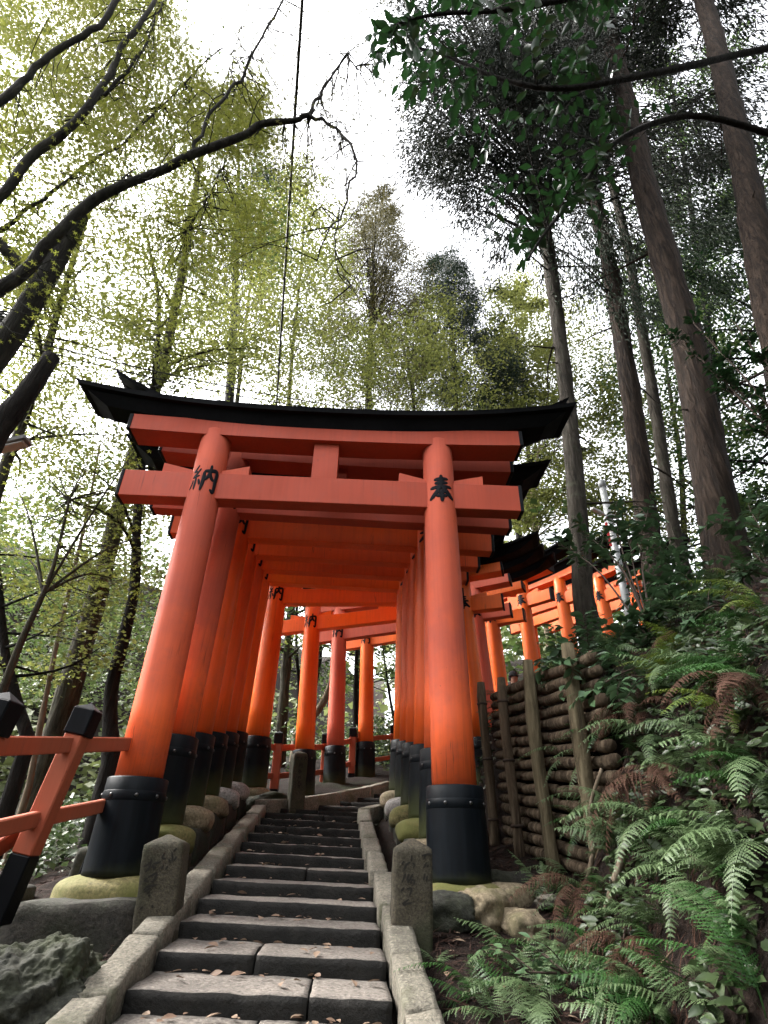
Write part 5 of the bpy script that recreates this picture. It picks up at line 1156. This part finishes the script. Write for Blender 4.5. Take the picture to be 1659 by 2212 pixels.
# dead bracken and hanging cedar sprays
DEADS = [('rust brown clump of dead fronds in the middle of the bank', (1440, 1720), 9, .5), ('dead brown fronds hanging below the pale fern at the left of the hollow', (1400, 1580), 7, .45), ('dead brown bracken at the right edge of the bank', (1640, 1540), 8, .5), ('dead fronds drooping low on the bank beside the root', (1270, 1960), 7, .45), ('dead brown fronds under the leafy bush', (1480, 1400), 7, .4), ('withered fronds near the bottom right', (1380, 2100), 6, .4)]
for k, (lab, pxy, n, L) in enumerate(DEADS):
    r = np.random.default_rng(400 + k); c = on_ground(*pxy)
    fern(lab, c + np.array([-.05, -.03, .12]), [(r.uniform(150, 290), r.uniform(-45, 10), L * r.uniform(.6, 1.1), int(r.integers(0, 4)), r.uniform(-.6, .6)) for _ in range(n)], DEAD, 'dead_bracken', 'dead fern', 'clumps of dead bracken on the bank')
# roots and sticks on the bank
ROOTS = [('thick broken root leaning out of the bank', [(1310, 1975), (1325, 1910), (1345, 1850), (1352, 1805)], .03), ('thin pale stick standing in the bank below the thick root', [(1335, 2110), (1345, 2050), (1352, 2005)], .013), ('dark stick lying on the litter at the bottom', [(1170, 2170), (1240, 2185), (1330, 2210)], .012), ('gnarled root winding down beside the log wall end', [(1270, 1900), (1283, 1820), (1276, 1740), (1300, 1660)], .022), ('dry straw stalk slanting on the lower bank', [(1400, 2120), (1430, 2080), (1460, 2045)], .006), ('bent bare twig poking out above the wall', [(1360, 1330), (1380, 1270), (1372, 1220)], .008)]
for lab, pv, rad in ROOTS:
    B = on_ground(*pv[0]); P = smooth_path([at(x, y, B[1] - .05 - .06 * i) for i, (x, y) in enumerate(pv)], 12)
    o = obj('root', tube_mesh('root', P - P[0], np.linspace(rad, rad * .6, 12), 8, wob=.25), LOGW if rad < .01 else BARK_P if rad > .02 else TWIG, None, tuple(map(float, P[0]))); tag(o, lab, 'root')

# ------------------------------------------------------------------ litter
r = np.random.default_rng(500)
def drop(n, xf, yf, keep=None):
    out = []
    while len(out) < n:
        x, y = xf(n), yf(n); q = np.stack([x, y], -1)
        if keep is not None: q = q[keep(x, y)]
        out += list(q)
    return np.array(out[:n])
xy = drop(16000, lambda n: r.uniform(-3.2, 3.8, n), lambda n: r.uniform(2.6, 9.5, n), lambda x, y: (path_d(x, y) > .86))
C = np.column_stack([xy, ground_z(xy[:, 0], xy[:, 1]) + .012]); n = len(C); a = r.uniform(0, 2 * PI, n)
gxn = (ground_z(C[:, 0] + .05, C[:, 1]) - ground_z(C[:, 0] - .05, C[:, 1])) / .1; gyn = (ground_z(C[:, 0], C[:, 1] + .05) - ground_z(C[:, 0], C[:, 1] - .05)) / .1
Nn = unit(np.stack([-gxn, -gyn, np.ones(n)], -1)) + r.normal(0, .25, (n, 3)); U = np.stack([np.cos(a), np.sin(a), np.cos(a) * gxn + np.sin(a) * gyn + r.normal(.05, .2, n)], -1)
o = obj('needle_litter', leaves_mesh('needle_litter', C, U, Nn, r.uniform(.05, .16, n), tmpl_needle(.045)), LITTER); tag(o, 'reddish brown cedar needle litter covering the slopes', 'litter', kind='stuff')
# hanging dead needles on the steep bank
m = 1700; yy = r.uniform(2.7, 4.7, m); xx = r.uniform(.95, 3.2, m); C = np.column_stack([xx, yy, ground_z(xx, yy) + .03]); U = np.column_stack([r.normal(-.35, .3, m), r.normal(-.2, .25, m), -np.ones(m) * .9]); Nn = np.column_stack([-np.ones(m) + r.normal(0, .4, m), r.normal(-.3, .4, m), np.ones(m) * .5])
o = obj('hanging_needles', leaves_mesh('hanging_needles', C, U, Nn, r.uniform(.08, .24, m), tmpl_needle(.012)), DEAD); tag(o, 'dead cedar needles and rootlets hanging down the steep bank', 'litter', kind='stuff')
# low leafy ground cover in patches on the bank
m = 15000; yy = r.uniform(2.4, 8.2, m); xx = np.where(r.random(m) < .5, r.uniform(1.05, 2.1, m), r.uniform(1.1, 4.8, m)); pt_ = np.column_stack([xx, yy, np.zeros(m)]); kp = (fbm(pt_ * 1.7, 71, 2) > -.05) & ~((yy > 4.3) & (xx < wall_x(yy) + .12)); xx, yy = xx[kp], yy[kp]; m = len(xx); a = r.uniform(0, 2 * PI, m)
C = np.column_stack([xx + r.normal(0, .02, m), yy, ground_z(xx, yy) + r.uniform(.02, .16, m)]); U = np.column_stack([np.cos(a) - .5, np.sin(a) - .2, r.normal(-.1, .35, m)]); Nn = np.column_stack([r.normal(-.6, .5, m), r.normal(-.4, .5, m), np.ones(m)])
o = obj('ground_cover', leaves_mesh('ground_cover', C, U, Nn, r.uniform(.035, .085, m), tmpl_ellipse(.26)), L_COVER); tag(o, 'small dark leaved creeping plants covering the right bank', 'ground cover', kind='stuff')
# fallen leaves lying on the steps
Cs, ns = [], 0
for i in range(-1, 12):
    Y0 = 3.45 + .4533 * (i - 1); z0 = -.534 + .0956 * (i - 1)
    for _ in range(20 if i < 4 else 8):
        u = r.uniform(-.58, .58); v = .43 - abs(r.normal(0, .13)); v = max(.03, min(.43, v)); Cs.append((stair_x(Y0) + u, Y0 + v + .062 * u, z0 - u * math.sin(TILT) + .018 + v * .014))
for _ in range(40):
    x, y = r.uniform(.35, 1.0), r.uniform(3.0, 4.6); Cs.append((x, y, gz(x, y) + .015))
for _ in range(30):
    x, y = r.uniform(-1.75, -1.35), r.uniform(3.1, 4.3); Cs.append((x, y, gz(x, y) + .015))
Cs = np.array(Cs); n = len(Cs); a = r.uniform(0, 2 * PI, n)
o = obj('fallen_leaves', leaves_mesh('fallen_leaves', Cs, np.stack([np.cos(a), np.sin(a), r.normal(0, .12, n)], -1), np.stack([r.normal(0, .3, n), r.normal(0, .3, n), np.ones(n)], -1), r.uniform(.03, .075, n), tmpl_ellipse(.28)), FALLEN); tag(o, 'dry brown and pale fallen leaves scattered on the steps', 'leaves', kind='stuff')

# ------------------------------------------------------------------ undergrowth on the left and woods beyond
def bushes(name, label, spots, mat, per, size, seed, T=DIA):
    r = np.random.default_rng(seed); C = []
    for (x, y, z, rx, rz) in spots:
        m = int(per * r.uniform(.7, 1.3)); q = unit(r.normal(0, 1, (m, 3))) * r.uniform(.45, 1.0, (m, 1)) ** .6 * np.array([rx, rx, rz]); q[:, 2] = np.abs(q[:, 2]) * r.choice([1, 1, -.3], m); C.append(np.array([x, y, z]) + q)
    C = np.vstack(C); n = len(C); a = r.uniform(0, 2 * PI, n)
    o = obj(name, leaves_mesh(name, C, np.stack([np.cos(a), np.sin(a), r.normal(-.2, .4, n)], -1), np.stack([r.normal(0, .6, n), r.normal(-.2, .6, n), np.ones(n)], -1), size * r.uniform(.6, 1.3, n), T), mat); return tag(o, label, 'foliage', kind='stuff')
r = np.random.default_rng(600); sp = []
while len(sp) < 90:
    x, y = r.uniform(-9, -2.7), r.uniform(4.5, 14)
    if x > -3.0 and y < 5: continue
    sp.append((x, y, gz(x, y), r.uniform(.3, .7), r.uniform(.3, .9)))
bushes('undergrowth', 'mixed green undergrowth on the slope behind the left fence', sp, L_UNDER, 190, .085, 601)
sp = []
while len(sp) < 46:
    x, y = r.uniform(-6, 2.5), r.uniform(13, 19)
    if path_d(x, y) < 1.9: continue
    sp.append((x, y, gz(x, y), r.uniform(.5, 1.0), r.uniform(.6, 1.6)))
bushes('undergrowth', 'green bushes behind the fence at the bend', sp, L_UNDER, 230, .11, 602)
sp = []
for _ in range(170):
    y = r.uniform(20, 60); x = r.uniform(-1.1, .35) * y; h = r.uniform(2, 6)
    sp.append((x, y, gz(x, y) + r.uniform(-.5, 3), r.uniform(1.6, 3.4), h))
bushes('distant_woodland', 'pale green woodland on the far side of the valley', sp, L_FAR, 190, .42, 603)
sp = []
for _ in range(70):
    y = r.uniform(16, 40); x = r.uniform(.25, 1.1) * y; sp.append((x, y, gz(x, y) + r.uniform(0, 3), r.uniform(1.2, 2.6), r.uniform(2, 5)))
bushes('distant_woodland', 'green woodland on the hill behind the right cedars', sp, L_MID, 200, .32, 604)

sp = []
for _ in range(56):                              # unseen wood added behind the camera to shade the gate fronts
    a = r.uniform(-2.2, 2.2); d_ = r.uniform(6, 16); x, y = d_ * math.sin(a), -d_ * math.cos(a) * .9 - 1.0
    if y > 0 and abs(x) < 7: continue
    sp.append((x, y, gz(x, y) + r.uniform(0, 9), r.uniform(1.6, 2.8), r.uniform(2, 4)))
bushes('added_shade_woodland', 'dense unseen wood added behind the viewpoint to shade the gates', sp, L_MID, 170, .6, 605)

# ------------------------------------------------------------------ cables, lamps, pole
def cable(label, P, rad, n=6, name='overhead_cable'):
    P = np.asarray(P, float); o = obj(name, tube_mesh(name, P - P[0], np.full(len(P), rad), n), RUBBER, None, tuple(map(float, P[0]))); return tag(o, label, 'cable')
def span(a, b, sag, n=24):
    t = np.linspace(0, 1, n)[:, None]; P = a + (b - a) * t; P[:, 2] -= sag * 4 * (t * (1 - t))[:, 0]; return P
a, b = at(655, -30, 3.2), at(597, 885, 12.0); a2 = a + (a - b) * .35
main_c = span(b + (b - a) * .5, a2, .05, 60); cable('thick black cable running up the middle of the sky', main_c, .026)
w = main_c.copy(); tt = np.linspace(0, 60, 60); w[:, 0] += .05 * np.sin(tt * 1.1) - .03; w[:, 2] += .05 * np.cos(tt * .9); cable('thin wire twisting round the thick black cable', w, .007, 5)
PT = at(-8, 700, 5.0)
for k, (y0, x1, y1, lab) in enumerate([(722, 900, 893, 'uppermost of the thin wires crossing behind the roof'), (735, 930, 897, 'middle one of the thin wires crossing behind the roof'), (748, 880, 890, 'lowest of the thin wires crossing behind the roof')]):
    cable(lab, span(at(5, y0, 5.0), at(x1, y1, 13.0), .25 + .12 * k, 40), .011 if k < 2 else .008, 5)
pole = thing('utility_pole', 'utility pole with a coil of black cable and a tilted lamp, left edge', 'utility pole', (float(PT[0]) - .12, 5.0, gz(PT[0] - .12, 5.0) - .3))
pb = np.array(pole.location); H_ = PT[2] + .25 - pb[2]
obj('shaft', tube_mesh('shaft', [(0, 0, 0), (0, 0, H_ * .5), (0, 0, H_)], [.11, .1, .09], 14), METAL, pole)
ring = [np.array([(PT[0] + .10 + .085 * math.cos(q)) - pb[0], .0 + .085 * math.sin(q) - .02, PT[2] - .06 - pb[2] + .012 * q / 1.6]) for q in np.linspace(0, 2 * PI * 4.6, 90)]
obj('cable_coil', tube_mesh('cable_coil', ring, np.full(90, .016), 6), RUBBER, pole)
LP_ = at(38, 962, 5.0) - pb; L0 = np.array([0.0, 0, LP_[2] - .25])
obj('lamp_arm', tube_mesh('lamp_arm', [L0, L0 * .5 + LP_ * .5 + (0, 0, .05), LP_ + (-.2, 0, .0)], [.025, .022, .02], 8), METAL, pole)
lm = Matrix.Translation(Vector(LP_ + np.array([-.12, 0, 0]))) @ Matrix.Rotation(-.32, 4, 'Y')
lh = obj('lamp_housing', box_mesh('lamp_housing', .46, .16, .075, (0, 0, 0), .015), LAMPM, pole); lh.matrix_local = lm
lc = obj('lamp_cover', box_mesh('lamp_cover', .40, .12, .03, (0, 0, -.045), .01), LAMPD, lh)
# slim pole with lamp between the cedars
pt, pbm = at(1299, 1040, 10.6), at(1345, 1262, 10.6); pz_ = gz(pbm[0], 10.6); d = unit(pt - pbm); pb0 = pbm + d * ((pz_ - .2 - pbm[2]) / d[2])
lp = thing('lamp_pole', 'slim grey lamp pole with a red strip beside the far gates', 'lamp pole', tuple(map(float, pb0)))
obj('shaft', tube_mesh('shaft', [np.zeros(3), (pt - pb0) * .5, pt - pb0], [.085, .08, .072], 14), METAL, lp)
obj('pole_cap', tube_mesh('pole_cap', [(pt - pb0) - d * .18, (pt - pb0) - d * .02, (pt - pb0) + d * .02], [.082, .082, .06], 14), METAL, lp)
q = at(1316, 1118, 10.55) - pb0; e = at(1278, 1098, 10.4) - pb0
obj('lamp_arm', tube_mesh('lamp_arm', [q, (q + e) / 2, e], [.02, .018, .018], 8), METAL, lp)
bar('lamp_head', Vector(e) - Vector(e - q).normalized() * .3, Vector(e), .10, .05, (0, 1, 0), LAMPD, lp)
s0, s1 = at(1320, 1180, 10.48) - pb0, at(1309, 1128, 10.48) - pb0; bar('red_strip', s0, s1, .055, .012, (1, 0, 0), REDM, lp)
bar('clamp_band', q - d * .03, q + d * .03, .19, .19, (1, 0, 0), METAL, lp)

# ------------------------------------------------------------------ walker on the upper path, mostly behind the wall
def person():
    hp = at(1109, 1463, 13.3); g = hp[2] - 1.66
    root = thing('person', 'person in dark cap and grey jacket walking behind the log wall', 'person', (float(hp[0]), 13.3, float(g)), .5)
    me = bpy.data.meshes.new('body')
    J = {'pel': (0, 0, .93, .13), 'chest': (0, .02, 1.25, .15), 'neck': (0, 0, 1.47, .058), 'head0': (0, -.01, 1.56, .085), 'head1': (0, -.02, 1.66, .098), 'head2': (0, -.01, 1.73, .075),
         'shl': (-.18, .01, 1.40, .065), 'ell': (-.24, .05, 1.13, .048), 'wrl': (-.24, -.08, .92, .034), 'hal': (-.24, -.13, .84, .036), 'shr': (.18, .01, 1.40, .065), 'elr': (.24, .05, 1.13, .048), 'wrr': (.22, -.1, .93, .034), 'har': (.22, -.15, .86, .036),
         'hil': (-.09, 0, .88, .095), 'knl': (-.10, -.10, .48, .062), 'anl': (-.10, -.02, .09, .045), 'tol': (-.10, -.17, .04, .04), 'hir': (.09, 0, .88, .095), 'knr': (.10, .02, .48, .062), 'anr': (.10, .18, .10, .045), 'tor': (.10, .05, .04, .04)}
    k = list(J); E = [('pel', 'chest'), ('chest', 'neck'), ('neck', 'head0'), ('head0', 'head1'), ('head1', 'head2'), ('chest', 'shl'), ('shl', 'ell'), ('ell', 'wrl'), ('wrl', 'hal'), ('chest', 'shr'), ('shr', 'elr'), ('elr', 'wrr'), ('wrr', 'har'), ('pel', 'hil'), ('hil', 'knl'), ('knl', 'anl'), ('anl', 'tol'), ('pel', 'hir'), ('hir', 'knr'), ('knr', 'anr'), ('anr', 'tor')]
    me.from_pydata([J[q][:3] for q in k], [(k.index(a), k.index(b)) for a, b in E], [])
    o = bpy.data.objects.new('body', me); COL.objects.link(o)
    sk = o.modifiers.new('s', 'SKIN'); o.modifiers.new('u', 'SUBSURF').levels = 2
    for i, q in enumerate(k): me.skin_vertices[0].data[i].radius = (J[q][3], J[q][3])
    me.skin_vertices[0].data[0].use_root = True
    dg = bpy.context.evaluated_depsgraph_get(); m2 = bpy.data.meshes.new_from_object(o.evaluated_get(dg)); bpy.data.objects.remove(o)
    skin = mat_plain('skin', (.45, .26, .19), .6); jk = mat_plain('jacket', (.13, .15, .18), .8); tr = mat_plain('trousers', (.03, .03, .04), .8); cp = mat_plain('cap', (.02, .02, .025), .8)
    m2.materials.clear(); [m2.materials.append(x) for x in (skin, jk, tr)]
    for p in m2.polygons:
        z = p.center.z; x = abs(p.center.x); p.use_smooth = True
        p.material_index = 0 if z > 1.46 or (x > .17 and z < .92 and z > .8) else (2 if z < .92 else 1)
    obj('body', m2, None, root)
    V, F = lathe_vf([(.112, 1.655, 0, -.01), (.114, 1.70, 0, -.01), (.10, 1.765, 0, -.005), (.06, 1.80, 0, 0), (.02, 1.81, 0, 0)], 20); b = MB(); b.add(V, F)
    b.add([(-.09, -.09, 1.67), (.09, -.09, 1.67), (.07, -.20, 1.645), (-.07, -.20, 1.645), (-.09, -.09, 1.682), (.09, -.09, 1.682), (.07, -.20, 1.655), (-.07, -.20, 1.655)], [(0, 1, 2, 3), (7, 6, 5, 4), (0, 4, 5, 1), (1, 5, 6, 2), (2, 6, 7, 3), (3, 7, 4, 0)])
    obj('cap', b.mesh('cap', True), cp, root)
    obj('backpack', block_mesh('backpack', .30, .17, .44, (6, 4, 8), .05, .006, 5, 3), tr, root, (0, .22, 1.23))
    me = boulder_mesh('hair', .098, .10, .085, 2.2, 6, .05, 3, 1); obj('hair', me, cp, root, (0, .03, 1.645))
person()
